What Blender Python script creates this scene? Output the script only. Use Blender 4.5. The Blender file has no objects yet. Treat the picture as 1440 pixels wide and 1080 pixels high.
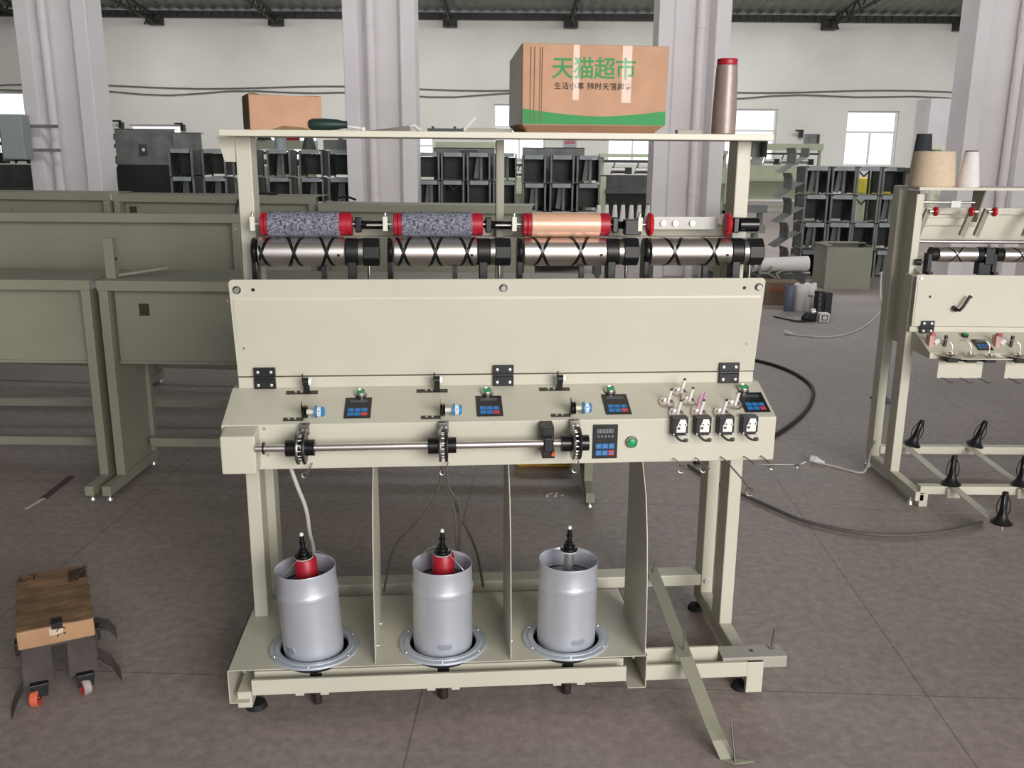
import bpy, math, random
from math import sin, cos, pi, radians, sqrt
from mathutils import Vector, Matrix, Euler
random.seed(7)
S = bpy.context.scene
COL = S.collection

# ------------------------------------------------------------------ camera, light, exposure
cd = bpy.data.cameras.new('camera'); cam = bpy.data.objects.new('camera', cd); COL.objects.link(cam)
PITCH, ROLL, FPX = radians(14.0), 0.0075, 1290.0
fw = Vector((0, cos(PITCH), -sin(PITCH))); rt = Vector((1, 0, 0)); up = rt.cross(fw)
r2 = rt * cos(ROLL) + up * sin(ROLL); u2 = up * cos(ROLL) - rt * sin(ROLL)
mw = Matrix(((r2.x, u2.x, -fw.x, 0), (r2.y, u2.y, -fw.y, 0), (r2.z, u2.z, -fw.z, 1.6), (0, 0, 0, 1)))
cam.matrix_world = mw
cd.sensor_width = 36.0; cd.sensor_fit = 'HORIZONTAL'; cd.lens = FPX / 1440 * 36.0
cd.clip_start = 0.05; cd.clip_end = 200
S.camera = cam
S.view_settings.view_transform = 'Standard'
try: S.view_settings.look = 'None'
except Exception: pass
S.view_settings.gamma = 1.0; S.view_settings.use_curve_mapping = False
S.view_settings.exposure = 0.45

W = bpy.data.worlds.new('overcast_sky'); S.world = W; W.use_nodes = True
bg = W.node_tree.nodes['Background']
bg.inputs['Color'].default_value = (0.95, 0.98, 1.0, 1)
def sky():   # overcast sky: brightest over the yard behind the hall, bright in front of the open gate, dull elsewhere
    nt = W.node_tree; N = nt.nodes.new; L = nt.links.new
    tc = N('ShaderNodeTexCoord'); sx = N('ShaderNodeSeparateXYZ'); L(tc.outputs['Generated'], sx.inputs[0])
    def mth(op, a, b):
        n = N('ShaderNodeMath'); n.operation = op
        for i, q in enumerate((a, b)):
            if hasattr(q, 'node'): L(q, n.inputs[i])
            else: n.inputs[i].default_value = q
        return n.outputs[0]
    front = mth('POWER', mth('MAXIMUM', mth('ADD', mth('MULTIPLY', sx.outputs['Y'], -.87), mth('MULTIPLY', sx.outputs['X'], .5)), 0.0), 3.0)
    back = mth('POWER', mth('MAXIMUM', sx.outputs['Y'], 0.0), 4.0)
    right = mth('POWER', mth('MAXIMUM', sx.outputs['X'], 0.0), 2.0)
    s = mth('ADD', mth('ADD', mth('MULTIPLY', front, SKY_FRONT), mth('MULTIPLY', back, SKY_BACK)), mth('ADD', mth('MULTIPLY', right, SKY_RIGHT), SKY_BASE))
    L(s, bg.inputs['Strength'])
SKY_FRONT, SKY_BACK, SKY_RIGHT, SKY_BASE = 1.0, 1.7, .18, .04
sky()

def area(name, loc, target, sx, sy, power, col=(1, 1, 1)):
    l = bpy.data.lights.new(name, 'AREA'); l.shape = 'RECTANGLE'; l.size = sx; l.size_y = sy
    l.energy = power; l.color = col
    o = bpy.data.objects.new(name, l); COL.objects.link(o); o.location = loc
    o.rotation_euler = (Vector(target) - Vector(loc)).to_track_quat('-Z', 'Y').to_euler()
    return o
area('doorway_daylight', (3.4, -4.2, 2.75), (0.6, 3.2, 0.7), 4.5, 3.2, 425, (1.0, 0.97, 0.92))
area('roof_fill', (4.5, 18.0, 6.9), (4.5, 18.2, 0), 12.0, 3.0, 480, (0.98, 1.0, 1.0))  # unseen fill lamp added to brighten the middle of the hall
area('column_fill', (2.0, 8.3, 8.1), (2.0, 16.8, 2.9), 18.0, 1.6, 480, (0.97, 1.0, 1.0))  # added lamp below the roof, aimed to brighten the columns
area('frame_fill', (-3.5, 3.6, 7.4), (-3.5, 4.4, 0), 6.0, 2.0, 14, (0.97, 1.0, 1.0))  # weak added lamp that lifts the tops of the left frames
area('wall_fill', (0.0, 27.0, 6.9), (0.0, 34.0, 0.6), 34.0, 2.0, 1050, (0.97, 1.0, 1.0))  # wide unseen lamp added to brighten the back wall

# ------------------------------------------------------------------ materials
def lin(h):
    h = h.lstrip('#'); o = []
    for i in (0, 2, 4):
        c = int(h[i:i + 2], 16) / 255; o.append(c / 12.92 if c <= .04045 else ((c + .055) / 1.055) ** 2.4)
    return (*o, 1)
def mix(a, b, t): return tuple(a[i] * (1 - t) + b[i] * t for i in range(3)) + (1,)
MATS = {}
def mat(name, col, rough=.5, metal=0., var=.06, scale=6., bump=0., bscale=60., spec=.5, col2=None, detail=4., trans=0.):
    if name in MATS: return MATS[name]
    m = bpy.data.materials.new(name); m.use_nodes = True; nt = m.node_tree; b = nt.nodes['Principled BSDF']
    base = lin(col) if isinstance(col, str) else (*col[:3], 1)
    b.inputs['Roughness'].default_value = rough; b.inputs['Metallic'].default_value = metal
    b.inputs['Specular IOR Level'].default_value = spec
    if trans: b.inputs['Transmission Weight'].default_value = trans
    tc = nt.nodes.new('ShaderNodeTexCoord')
    n = nt.nodes.new('ShaderNodeTexNoise'); n.inputs['Scale'].default_value = scale; n.inputs['Detail'].default_value = detail
    nt.links.new(tc.outputs['Object'], n.inputs['Vector'])
    r = nt.nodes.new('ShaderNodeValToRGB')
    e2 = lin(col2) if col2 else tuple(c * (1 - var * 2.2) for c in base[:3]) + (1,)
    r.color_ramp.elements[0].position = .32; r.color_ramp.elements[1].position = .68
    r.color_ramp.elements[0].color = e2; r.color_ramp.elements[1].color = tuple(min(1, c * (1 + var)) for c in base[:3]) + (1,)
    nt.links.new(n.outputs['Fac'], r.inputs['Fac']); nt.links.new(r.outputs['Color'], b.inputs['Base Color'])
    if bump:
        n2 = nt.nodes.new('ShaderNodeTexNoise'); n2.inputs['Scale'].default_value = bscale; n2.inputs['Detail'].default_value = 3
        nt.links.new(tc.outputs['Object'], n2.inputs['Vector'])
        bp = nt.nodes.new('ShaderNodeBump'); bp.inputs['Strength'].default_value = bump; bp.inputs['Distance'].default_value = .003
        nt.links.new(n2.outputs['Fac'], bp.inputs['Height']); nt.links.new(bp.outputs['Normal'], b.inputs['Normal'])
    MATS[name] = m; return m
PAINT = mat('cream_machine_paint', '#c9c5b6', .42, var=.02, scale=3)
PAINTD = mat('olive_frame_paint', '#979585', .45, var=.04, scale=2.5)
PAINTR = mat('ivory_machine_paint', '#d6d2c2', .42, var=.02, scale=3)
STAND = mat('grey_stand_paint', '#7d7f7e', .5, var=.15, scale=4)
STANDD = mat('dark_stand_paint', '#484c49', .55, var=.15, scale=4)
FARP = mat('pale_green_far_paint', '#b2b79e', .5, var=.04, scale=3)
BLACK = mat('black_plastic', '#17171a', .42, var=.05)
BLACKG = mat('black_gloss', '#0f1013', .25, var=.05)
RUBBER = mat('black_rubber', '#1b1b1c', .75, var=.08, bump=.2)
CHROME = mat('chrome_steel', '#e2dad8', .34, 1., var=.02)
STEEL = mat('brushed_steel', '#a9a5a2', .33, 1., var=.05, scale=30)
STEELD = mat('dark_steel', '#5d5a58', .4, 1., var=.08, scale=30)
ZINC = mat('zinc_screw', '#e2e2e0', .3, .9, var=.03)
ALU = mat('silver_pot_paint', '#cdd0dc', .33, .45, var=.02, scale=5, bump=.05, bscale=200)
FLANGE = mat('grey_flange_paint', '#b9bfc9', .42, .2, var=.05)
RED = mat('red_plastic', '#a91b2f', .38, var=.04)
REDB = mat('bright_red_plastic', '#c21c2a', .33, var=.04)
PANELK = mat('keypad_black', '#15161a', .35, var=.03)
KEYB = mat('blue_key', '#2a78c0', .45, var=.05)
KEYR = mat('red_key', '#c8434c', .45, var=.05)
LCD = mat('grey_display', '#4a4d52', .25, var=.05)
DIGIT = mat('dim_digits', '#7e8186', .5, var=.03)
GREENB = mat('green_button', '#169a5c', .35, var=.04)
BLUEC = mat('blue_cap', '#2f86c4', .4, var=.05)
WHITE = mat('white_plastic', '#e9e8e6', .45, var=.02)
CERAM = mat('white_ceramic', '#f3eee9', .3, var=.02)
PINKC = mat('pink_ceramic', '#d79ac0', .35, var=.05)
IVORYB = mat('ivory_block', '#dcdccf', .5, var=.03)
CARD = mat('kraft_cardboard', '#be9478', .8, var=.05, scale=12, detail=6)
CARDD = mat('dark_kraft_cardboard', '#7d6247', .8, var=.15, scale=10, detail=6)
CARDL = mat('light_kraft_cardboard', '#b38c6a', .8, var=.07, scale=10)
GREENP = mat('green_print', '#1f8a45', .6, var=.03)
INK = mat('dark_ink', '#3a2a24', .7, var=.03)
TAPE = bpy.data.materials.new('clear_tape'); TAPE.use_nodes = True
_n = TAPE.node_tree; _n.nodes.clear(); _o = _n.nodes.new('ShaderNodeOutputMaterial'); _t = _n.nodes.new('ShaderNodeBsdfTransparent'); _g = _n.nodes.new('ShaderNodeBsdfGlossy'); _g.inputs['Roughness'].default_value = .22
_x = _n.nodes.new('ShaderNodeMixShader'); _x.inputs['Fac'].default_value = .022; _n.links.new(_t.outputs[0], _x.inputs[1]); _n.links.new(_g.outputs[0], _x.inputs[2]); _n.links.new(_x.outputs[0], _o.inputs[0])
LINER = mat('grey_yarn', '#9697a6', .95, var=.05, scale=160, col2='#3c3d4e', detail=2, bump=.6, bscale=350)
COPPER = mat('copper_yarn', '#e6b89d', .28, .15, var=.02, scale=40, bump=.08, bscale=400)
TAUPE = mat('taupe_thread', '#9b8a85', .38, .25, var=.05, scale=30, bump=.1, bscale=300)
BEIGEY = mat('beige_yarn', '#e3cbb0', .8, var=.03, scale=40, bump=.3, bscale=300)
WHITEY = mat('white_yarn', '#efe9e8', .8, var=.02, scale=40, bump=.3, bscale=300)
NAVYY = mat('dark_grey_yarn', '#3c3f46', .8, var=.1, scale=40)
BLUEY = mat('slate_blue_thread', '#6c7386', .4, var=.05, scale=40)
CABLEG = mat('grey_cable', '#5e5854', .6, var=.05)
CABLEW = mat('white_cable', '#cfcbc6', .5, var=.03)
SHIRT = mat('worn_dark_grey_metal', '#4b4341', .7, var=.15, scale=12)
ORANGE = mat('orange_wheel', '#d8664a', .5, var=.08, scale=14)
GREYW = mat('grey_wheel_tread', '#a79c9c', .6, var=.1, scale=20)
COLM = mat('painted_concrete', '#e4dddf', .75, var=.03, scale=1.2, bump=.15, bscale=30)
ROOFD = mat('dark_roof_metal', '#2a2723', .6, var=.1, scale=3)
ROOFL = mat('grey_roof_sheet', '#8b8f86', .6, var=.06, scale=1)
GRIPG = mat('dark_green_grip', '#1c3433', .45, var=.05)
YELLOW = mat('yellow_wrapping', '#c99a2a', .5, var=.15, scale=12)
NOTICE = mat('notice_red', '#c23a44', .6)
CAB = mat('grey_cabinet_paint', '#9fa6a8', .5, var=.03)

def wall_mat():
    m = bpy.data.materials.new('whitewashed_plaster'); m.use_nodes = True; nt = m.node_tree; b = nt.nodes['Principled BSDF']
    tc = nt.nodes.new('ShaderNodeTexCoord')
    n = nt.nodes.new('ShaderNodeTexNoise'); n.inputs['Scale'].default_value = .22; n.inputs['Detail'].default_value = 5
    nt.links.new(tc.outputs['Object'], n.inputs['Vector'])
    r = nt.nodes.new('ShaderNodeValToRGB'); r.color_ramp.elements[0].position = .3; r.color_ramp.elements[1].position = .62
    r.color_ramp.elements[0].color = lin('#d0ccc2'); r.color_ramp.elements[1].color = lin('#e6e3dc')
    nt.links.new(n.outputs['Fac'], r.inputs['Fac']); nt.links.new(r.outputs['Color'], b.inputs['Base Color'])
    b.inputs['Roughness'].default_value = .85; return m
WALL = wall_mat()
def floor_mat():
    m = bpy.data.materials.new('worn_terrazzo_floor'); m.use_nodes = True; nt = m.node_tree; b = nt.nodes['Principled BSDF']
    N = nt.nodes.new; L = nt.links.new
    tc = N('ShaderNodeTexCoord')
    n1 = N('ShaderNodeTexNoise'); n1.inputs['Scale'].default_value = 1.3; n1.inputs['Detail'].default_value = 6; n1.inputs['Roughness'].default_value = .62
    n2 = N('ShaderNodeTexNoise'); n2.inputs['Scale'].default_value = 26; n2.inputs['Detail'].default_value = 4; n2.inputs['Roughness'].default_value = .7
    v = N('ShaderNodeTexVoronoi'); v.inputs['Scale'].default_value = 34
    for q in (n1, n2, v): L(tc.outputs['Object'], q.inputs['Vector'])
    r1 = N('ShaderNodeValToRGB'); r1.color_ramp.elements[0].position = .3; r1.color_ramp.elements[1].position = .7
    r1.color_ramp.elements[0].color = lin('#8c7e7a'); r1.color_ramp.elements[1].color = lin('#aa9d99'); L(n1.outputs['Fac'], r1.inputs['Fac'])
    r2 = N('ShaderNodeValToRGB'); r2.color_ramp.elements[0].position = .38; r2.color_ramp.elements[1].position = .66
    r2.color_ramp.elements[0].color = lin('#7f7370'); r2.color_ramp.elements[1].color = lin('#afa49f'); L(n2.outputs['Fac'], r2.inputs['Fac'])
    mx = N('ShaderNodeMixRGB'); mx.inputs['Fac'].default_value = .45; L(r1.outputs['Color'], mx.inputs['Color1']); L(r2.outputs['Color'], mx.inputs['Color2'])
    r3 = N('ShaderNodeValToRGB'); r3.color_ramp.elements[0].position = .035; r3.color_ramp.elements[1].position = .1
    r3.color_ramp.elements[0].color = (1, 1, 1, 1); r3.color_ramp.elements[1].color = (0, 0, 0, 1); L(v.outputs['Distance'], r3.inputs['Fac'])
    mx2 = N('ShaderNodeMixRGB'); mx2.inputs['Color2'].default_value = lin('#aaa09a'); L(mx.outputs['Color'], mx2.inputs['Color1'])
    ml = N('ShaderNodeMath'); ml.operation = 'MULTIPLY'; ml.inputs[1].default_value = .5; L(r3.outputs['Color'], ml.inputs[0]); L(ml.outputs[0], mx2.inputs['Fac'])
    # joints between the cast slabs
    br = N('ShaderNodeTexBrick'); br.offset = 0; br.inputs['Scale'].default_value = 1; br.inputs['Brick Width'].default_value = 1.55; br.inputs['Row Height'].default_value = 1.55
    br.inputs['Mortar Size'].default_value = .003; br.inputs['Color1'].default_value = (1, 1, 1, 1); br.inputs['Color2'].default_value = (1, 1, 1, 1); br.inputs['Mortar'].default_value = (.62, .6, .6, 1)
    mp = N('ShaderNodeMapping'); mp.inputs['Location'].default_value = (.37, .55, 0); mp.inputs['Rotation'].default_value = (0, 0, .04); L(tc.outputs['Object'], mp.inputs['Vector']); L(mp.outputs['Vector'], br.inputs['Vector'])
    mu = N('ShaderNodeMixRGB'); mu.blend_type = 'MULTIPLY'; mu.inputs['Fac'].default_value = 1; L(mx2.outputs['Color'], mu.inputs['Color1']); L(br.outputs['Color'], mu.inputs['Color2'])
    L(mu.outputs['Color'], b.inputs['Base Color'])
    rr = N('ShaderNodeMapRange'); rr.inputs['To Min'].default_value = .38; rr.inputs['To Max'].default_value = .62; L(n1.outputs['Fac'], rr.inputs['Value']); L(rr.outputs['Result'], b.inputs['Roughness'])
    bp = N('ShaderNodeBump'); bp.inputs['Strength'].default_value = .12; bp.inputs['Distance'].default_value = .002; L(n2.outputs['Fac'], bp.inputs['Height']); L(bp.outputs['Normal'], b.inputs['Normal'])
    return m
FLOOR = floor_mat()

# ------------------------------------------------------------------ mesh helpers
class MB:
    def __init__(s, off=(0, 0, 0)): s.v = []; s.f = []; s.m = []; s.sm = []; s.mi = 0; s.off = Vector(off)
    def add(s, vs, fs, smooth=False):
        b = len(s.v); s.v += [Vector(q) for q in vs]
        for f in fs: s.f.append([b + i for i in f]); s.m.append(s.mi); s.sm.append(smooth)
        return s
    def box(s, x0, x1, y0, y1, z0, z1, T=None):
        vs = [Vector((x, y, z)) for z in (z0, z1) for y in (y0, y1) for x in (x0, x1)]
        if T: vs = [T @ q for q in vs]
        return s.add(vs, [(0, 2, 3, 1), (4, 5, 7, 6), (0, 1, 5, 4), (2, 6, 7, 3), (0, 4, 6, 2), (1, 3, 7, 5)])
    def cyl(s, p0, p1, r0, r1=None, seg=20, caps=True):
        p0, p1 = Vector(p0), Vector(p1); r1 = r0 if r1 is None else r1
        d = (p1 - p0).normalized(); a = d.orthogonal().normalized(); b = d.cross(a)
        vs = []
        for p, r in ((p0, r0), (p1, r1)):
            for i in range(seg): t = 2 * pi * i / seg; vs.append(p + a * (r * cos(t)) + b * (r * sin(t)))
        s.add(vs, [(i, (i + 1) % seg, seg + (i + 1) % seg, seg + i) for i in range(seg)], True)
        if caps: s.add(vs[:seg], [tuple(range(seg))[::-1]]); s.add(vs[seg:], [tuple(range(seg))])
        return s
    def lathe(s, prof, o=(0, 0, 0), ax=(0, 0, 1), seg=32, smooth=True):
        o, ax = Vector(o), Vector(ax).normalized()
        a = Vector((1, 0, 0)) if abs(ax.x) < .9 else Vector((0, 1, 0)); a = (a - ax * a.dot(ax)).normalized(); b = ax.cross(a)
        vs = []
        for r, z in prof:
            for i in range(seg): t = 2 * pi * i / seg; vs.append(o + ax * z + a * (r * cos(t)) + b * (r * sin(t)))
        fs = [(k * seg + i, k * seg + (i + 1) % seg, (k + 1) * seg + (i + 1) % seg, (k + 1) * seg + i) for k in range(len(prof) - 1) for i in range(seg)]
        return s.add(vs, fs, smooth)
    def tube(s, pts, r, seg=8, smoothpath=0, flat=None):
        P = [Vector(p) for p in pts]
        for _ in range(smoothpath):
            Q = [P[0]]
            for i in range(len(P) - 1): Q += [P[i] * .75 + P[i + 1] * .25, P[i] * .25 + P[i + 1] * .75]
            P = Q + [P[-1]]
        t0 = (P[1] - P[0]).normalized(); a = t0.orthogonal().normalized(); vs = []
        for i, p in enumerate(P):
            t = (P[min(i + 1, len(P) - 1)] - P[max(i - 1, 0)]).normalized(); a = (a - t * a.dot(t)).normalized(); b = t.cross(a)
            for k in range(seg): q = 2 * pi * k / seg; vs.append(p + a * (r * cos(q)) + b * (r * sin(q)))
        n = len(P); fs = [(i * seg + k, i * seg + (k + 1) % seg, (i + 1) * seg + (k + 1) % seg, (i + 1) * seg + k) for i in range(n - 1) for k in range(seg)]
        s.add(vs, fs, True); s.add(vs[:seg], [tuple(range(seg))[::-1]]); s.add(vs[-seg:], [tuple(range(seg))]); return s
    def prism(s, poly, plane, a, b, T=None):
        def mk(p, c): return {'xz': Vector((p[0], c, p[1])), 'yz': Vector((c, p[0], p[1])), 'xy': Vector((p[0], p[1], c))}[plane]
        n = len(poly); vs = [mk(p, a) for p in poly] + [mk(p, b) for p in poly]
        if T: vs = [T @ q for q in vs]
        return s.add(vs, [tuple(range(n))[::-1], tuple(range(n, 2 * n))] + [(i, (i + 1) % n, n + (i + 1) % n, n + i) for i in range(n)])
    def strip(s, pts, wv, tv):  # flat bar along pts, width vector wv, thickness vector tv
        P = [Vector(p) for p in pts]; w = Vector(wv) / 2; t = Vector(tv)
        vs = []
        for p in P: vs += [p - w, p + w, p + w + t, p - w + t]
        n = len(P); fs = [(i * 4 + k, i * 4 + (k + 1) % 4, i * 4 + 4 + (k + 1) % 4, i * 4 + 4 + k) for i in range(n - 1) for k in range(4)]
        return s.add(vs, fs + [(0, 3, 2, 1), (n * 4 - 4, n * 4 - 3, n * 4 - 2, n * 4 - 1)])
    def helix(s, x0, x1, r, w, turns, ph, d=1, n=64, axis_o=(0, 0, 0)):  # dark band wound on a drum lying along X
        o = Vector(axis_o); vs = []
        for i in range(n + 1):
            t = i / n; th = ph + d * turns * 2 * pi * t; x = x0 + (x1 - x0) * t
            for q in (-w / 2, w / 2): vs.append(o + Vector((min(max(x + q, x0), x1), r * cos(th), r * sin(th))))
        return s.add(vs, [(2 * i, 2 * i + 1, 2 * i + 3, 2 * i + 2) for i in range(n)], True)
    def build(s, name, mats, parent=None, bevel=0., T=None, recalc=True):
        me = bpy.data.meshes.new(name)
        vs = [(q - s.off) for q in s.v]
        if T: vs = [T @ q for q in vs]
        me.from_pydata([tuple(q) for q in vs], [], s.f)
        for m in (mats if isinstance(mats, (list, tuple)) else [mats]): me.materials.append(m)
        me.polygons.foreach_set('material_index', s.m); me.polygons.foreach_set('use_smooth', s.sm)
        if recalc:
            import bmesh
            bm = bmesh.new(); bm.from_mesh(me); bmesh.ops.recalc_face_normals(bm, faces=bm.faces); bm.to_mesh(me); bm.free()
        me.update()
        if any(s.sm): me.set_sharp_from_angle(angle=radians(38))
        o = bpy.data.objects.new(name, me); COL.objects.link(o)
        if parent: o.parent = parent
        if bevel:
            bv = o.modifiers.new('edge', 'BEVEL'); bv.width = bevel; bv.segments = 2; bv.limit_method = 'ANGLE'; bv.angle_limit = radians(40)
        return o
def tag(o, label=None, cat=None, group=None, kind=None):
    if label: o['label'] = label
    if cat: o['category'] = cat
    if group: o['group'] = group
    if kind: o['kind'] = kind
    return o
def thing(name, label, cat, loc=(0, 0, 0), rz=0, group=None):
    o = bpy.data.objects.new(name, None); COL.objects.link(o); o.empty_display_size = .05
    o.location = loc; o.rotation_euler = (0, 0, rz); return tag(o, label, cat, group)
def dup(o, parent=None):
    c = o.copy(); COL.objects.link(c)
    if parent is not None: c.parent = parent
    for ch in list(o.children): dup(ch, c)
    return c
def struct(name, mb, m, bevel=0): return tag(mb.build(name, m, None, bevel), kind='structure')
def lettering(name, body, size, m, parent, loc, rot, extrude=.0004, align='CENTER', spacing=1., sx=1., bold=0.):
    cu = bpy.data.curves.new(name, 'FONT'); cu.body = body; cu.size = size; cu.extrude = extrude; cu.align_x = align; cu.align_y = 'CENTER'
    cu.space_character = spacing; cu.offset = bold
    t = bpy.data.objects.new(name, cu); COL.objects.link(t)
    dg = bpy.context.evaluated_depsgraph_get(); dg.update()
    me = bpy.data.meshes.new_from_object(t.evaluated_get(dg)); bpy.data.objects.remove(t); bpy.data.curves.remove(cu)
    me.name = name; me.materials.clear(); me.materials.append(m)
    me.transform(Matrix.Translation(loc) @ Euler(rot).to_matrix().to_4x4() @ Matrix.Diagonal((sx, 1, 1, 1)))
    o = bpy.data.objects.new(name, me); COL.objects.link(o)
    if parent: o.parent = parent
    return o

# ------------------------------------------------------------------ the hall
WY = 35.0
struct('floor', MB().box(-26, 28, -8, WY + .3, -.1, 0), FLOOR)
WIN = []   # x0, x1, z0, z1 of the openings in the back wall
for xc, zt in ((-18.2, 3.72), (-13.2, 2.6), (-8.2, 2.45), (-3.9, 2.3), (.2, 3.42), (4.4, 3.3), (8.7, 3.31), (13.15, 3.27), (17.5, 3.3)):
    WIN.append((xc - .95, xc + .95, 1.3, zt))
mb = MB(); xs = -26.0
for (a, b, z0, z1) in WIN:
    mb.box(xs, a, WY, WY + .3, 0, 6.5); mb.box(a, b, WY, WY + .3, 0, z0); mb.box(a, b, WY, WY + .3, z1, 6.5); xs = b
mb.box(xs, 28, WY, WY + .3, 0, 6.5)
struct('wall_back', mb, WALL)
GLASS = bpy.data.materials.new('window_glass'); GLASS.use_nodes = True
nt = GLASS.node_tree; nt.nodes.clear(); out = nt.nodes.new('ShaderNodeOutputMaterial'); tr = nt.nodes.new('ShaderNodeBsdfTransparent'); gl = nt.nodes.new('ShaderNodeBsdfGlossy'); gl.inputs['Roughness'].default_value = .05
mxs = nt.nodes.new('ShaderNodeMixShader'); mxs.inputs['Fac'].default_value = .06; nt.links.new(tr.outputs[0], mxs.inputs[1]); nt.links.new(gl.outputs[0], mxs.inputs[2]); nt.links.new(mxs.outputs[0], out.inputs[0])
for i, (a, b, z0, z1) in enumerate(WIN):
    f = MB(); y0, y1 = WY + .1, WY + .18; w = .07
    f.box(a, a + w, y0, y1, z0, z1).box(b - w, b, y0, y1, z0, z1).box(a + w, b - w, y0, y1, z0, z0 + w).box(a + w, b - w, y0, y1, z1 - w, z1)
    zt = z0 + (z1 - z0) * .62; f.box(a + w, b - w, y0, y1, zt - .04, zt + .04)
    if i not in (6,): f.box((a + b) / 2 - .03, (a + b) / 2 + .03, y0, y1, z0 + w, zt - .04)
    r = struct('window_%d' % (i + 1), f, WHITE)
    p = MB().box(a + w, b - w, WY + .135, WY + .145, z0 + w, z1 - w).build('glass_pane', GLASS, r)
# pilaster on the back wall near the right
struct('trim_1', MB().box(14.7, 16.6, WY - 1.2, WY - .003, 0, 3.65), COLM)
# left side wall far off to the side and the roof
struct('wall_left', MB().box(-26.3, -26, -8, WY + .3, 0, 6.5), WALL)
mb = MB(); n = 60
for (ya, yb) in ((13.5, WY + .6), (-8.0, 13.5)):
    pts = []; nn = 270
    for i in range(nn + 1):
        x = -26 + 54 * i / nn; pts.append((x, .03 * (1 if i % 2 else -1)))
    vs = []
    for (x, dz) in pts: vs += [(x, ya, 6.62 + min(WY - ya, ya + 8) * .1 + dz), (x, yb, 6.62 + min(WY - yb, yb + 8) * .1 + dz)]
    mb.add(vs, [(2 * i, 2 * i + 1, 2 * i + 3, 2 * i + 2) for i in range(nn)])
struct('ceiling', mb, ROOFL)
mb = MB()
pts = []
mb.box(-26, 28, WY - .25, WY - .02, 6.28, 6.5)
for i in range(180): x = -26 + 54 * (i + .5) / 180; mb.box(x - .07, x + .07, WY - .3, WY - .25, 6.3, 6.46)
struct('trim_2', mb, ROOFD)
mb = MB()
for y in (WY - 3.2, WY - 6.4, WY - 9.6): mb.cyl((-26, y, 6.5 + (WY - y) * .1 - .12), (28, y, 6.5 + (WY - y) * .1 - .12), .09, seg=12)
struct('trim_3', mb, mat('roof_purlin_paint', '#74766f', .6))
mb = MB()   # slim trusses that end on the wall top
for x in (-21.4, -17.1, -12.8, -8.5, -2.3, 2.0, 6.7, 11.2, 15.9, 20.4):
    def tz(y): return 6.4 + (WY - y) * .1
    y = WY - .1
    mb.tube([(x, y, 6.3), (x, y - 9, tz(y - 9) - .05)], .055, 6); mb.tube([(x, y, 6.1), (x, y - 9, tz(y - 9) - .75)], .055, 6)
    for k in range(8):
        ya = y - k * 1.1; yb = ya - .55
        mb.tube([(x, ya, tz(ya) - .35), (x, yb, tz(yb) - .08)], .035, 6); mb.tube([(x, yb, tz(yb) - .08), (x, yb - .55, tz(yb - .55) - .6)], .035, 6)
    mb.box(x - .25, x + .25, WY - .35, WY - .02, 6.02, 6.3)
struct('trim_4', mb, ROOFD)

# concrete columns with a recessed web and a downpipe
COLY = 12.4
def column(x, label, pipe_dx):
    t = thing('concrete_column', label, 'column', (x, COLY, 0), 0, None)
    h = .46
    poly = [(-h, 0), (-h + .19, 0), (-h + .245, .2), (h - .245, .2), (h - .19, 0), (h, 0), (h, .5), (-h, .5)]
    MB().prism(poly, 'xy', 0, 6.9).build('shaft', COLM, t, .012)
    m = MB().cyl((pipe_dx, .10, 0), (pipe_dx, .10, 6.9), .055, seg=16)
    for z in (1.1, 3.2, 5.3): m.cyl((pipe_dx, .10, z), (pipe_dx, .10, z + .1), .063, seg=16)
    m.build('downpipe', COLM, t)
    return t
column(-5.9, 'grey concrete column at far left with a wall cabinet beside it', -.14)
column(-1.73, 'grey concrete column behind the small open carton on the shelf', -.12)
column(2.29, 'grey concrete column behind the tall thread cone on the shelf', .1)
column(6.33, 'grey concrete column at far right behind the second machine', .18)
# cables strung along the wall
for (z, lab, nm) in ((3.93, 'upper cable of the pair sagging along the back wall', 0), (3.74, 'lower cable of the pair sagging along the back wall', 1)):
    pts = []
    for i in range(49):
        x = -24 + 50 * i / 48; pts.append((x, WY - .08, z - .05 * nm * sin(i * 1.3) - .06 * sin(i * .65 + nm)))
    tag(MB().tube(pts, .022, 6).build('sagging_cable', mat('dusty_wall_cable', '#6d6a66', .8)), lab, 'cable')
for (x, z, lab) in ((-14.4, 2.68, 'small dark bracket on the wall beside the far left column'), (-12.15, 2.6, 'small dark bracket on the wall above the left racks'), (-5.66, 2.72, 'small dark bracket on the wall behind the middle of the shelf'), (10.5, 2.52, 'small dark bracket on the wall right of the tall thread cone')):
    tag(MB().box(x - .03, x + .07, WY - .25, WY - .003, z - .22, z).box(x - .22, x + .07, WY - .3, WY - .24, z, z + .06).build('metal_bracket', BLACK), lab, 'bracket')
t = thing('notice_board', 'small grey and red notice on the back wall below the large carton', 'notice', (2.07, WY - .02, 0))
MB().box(-.24, .24, -.01, .02, 1.9, 2.2).build('board', CAB, t)
m = MB()
for k in range(6): m.box(-.19 + k * .065, -.15 + k * .065, -.02, -.01, 2.05, 2.13 + .03 * (k % 3))
m.box(-.2, .2, -.02, -.01, 2.03, 2.05); m.build('red_print', NOTICE, t)

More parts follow.
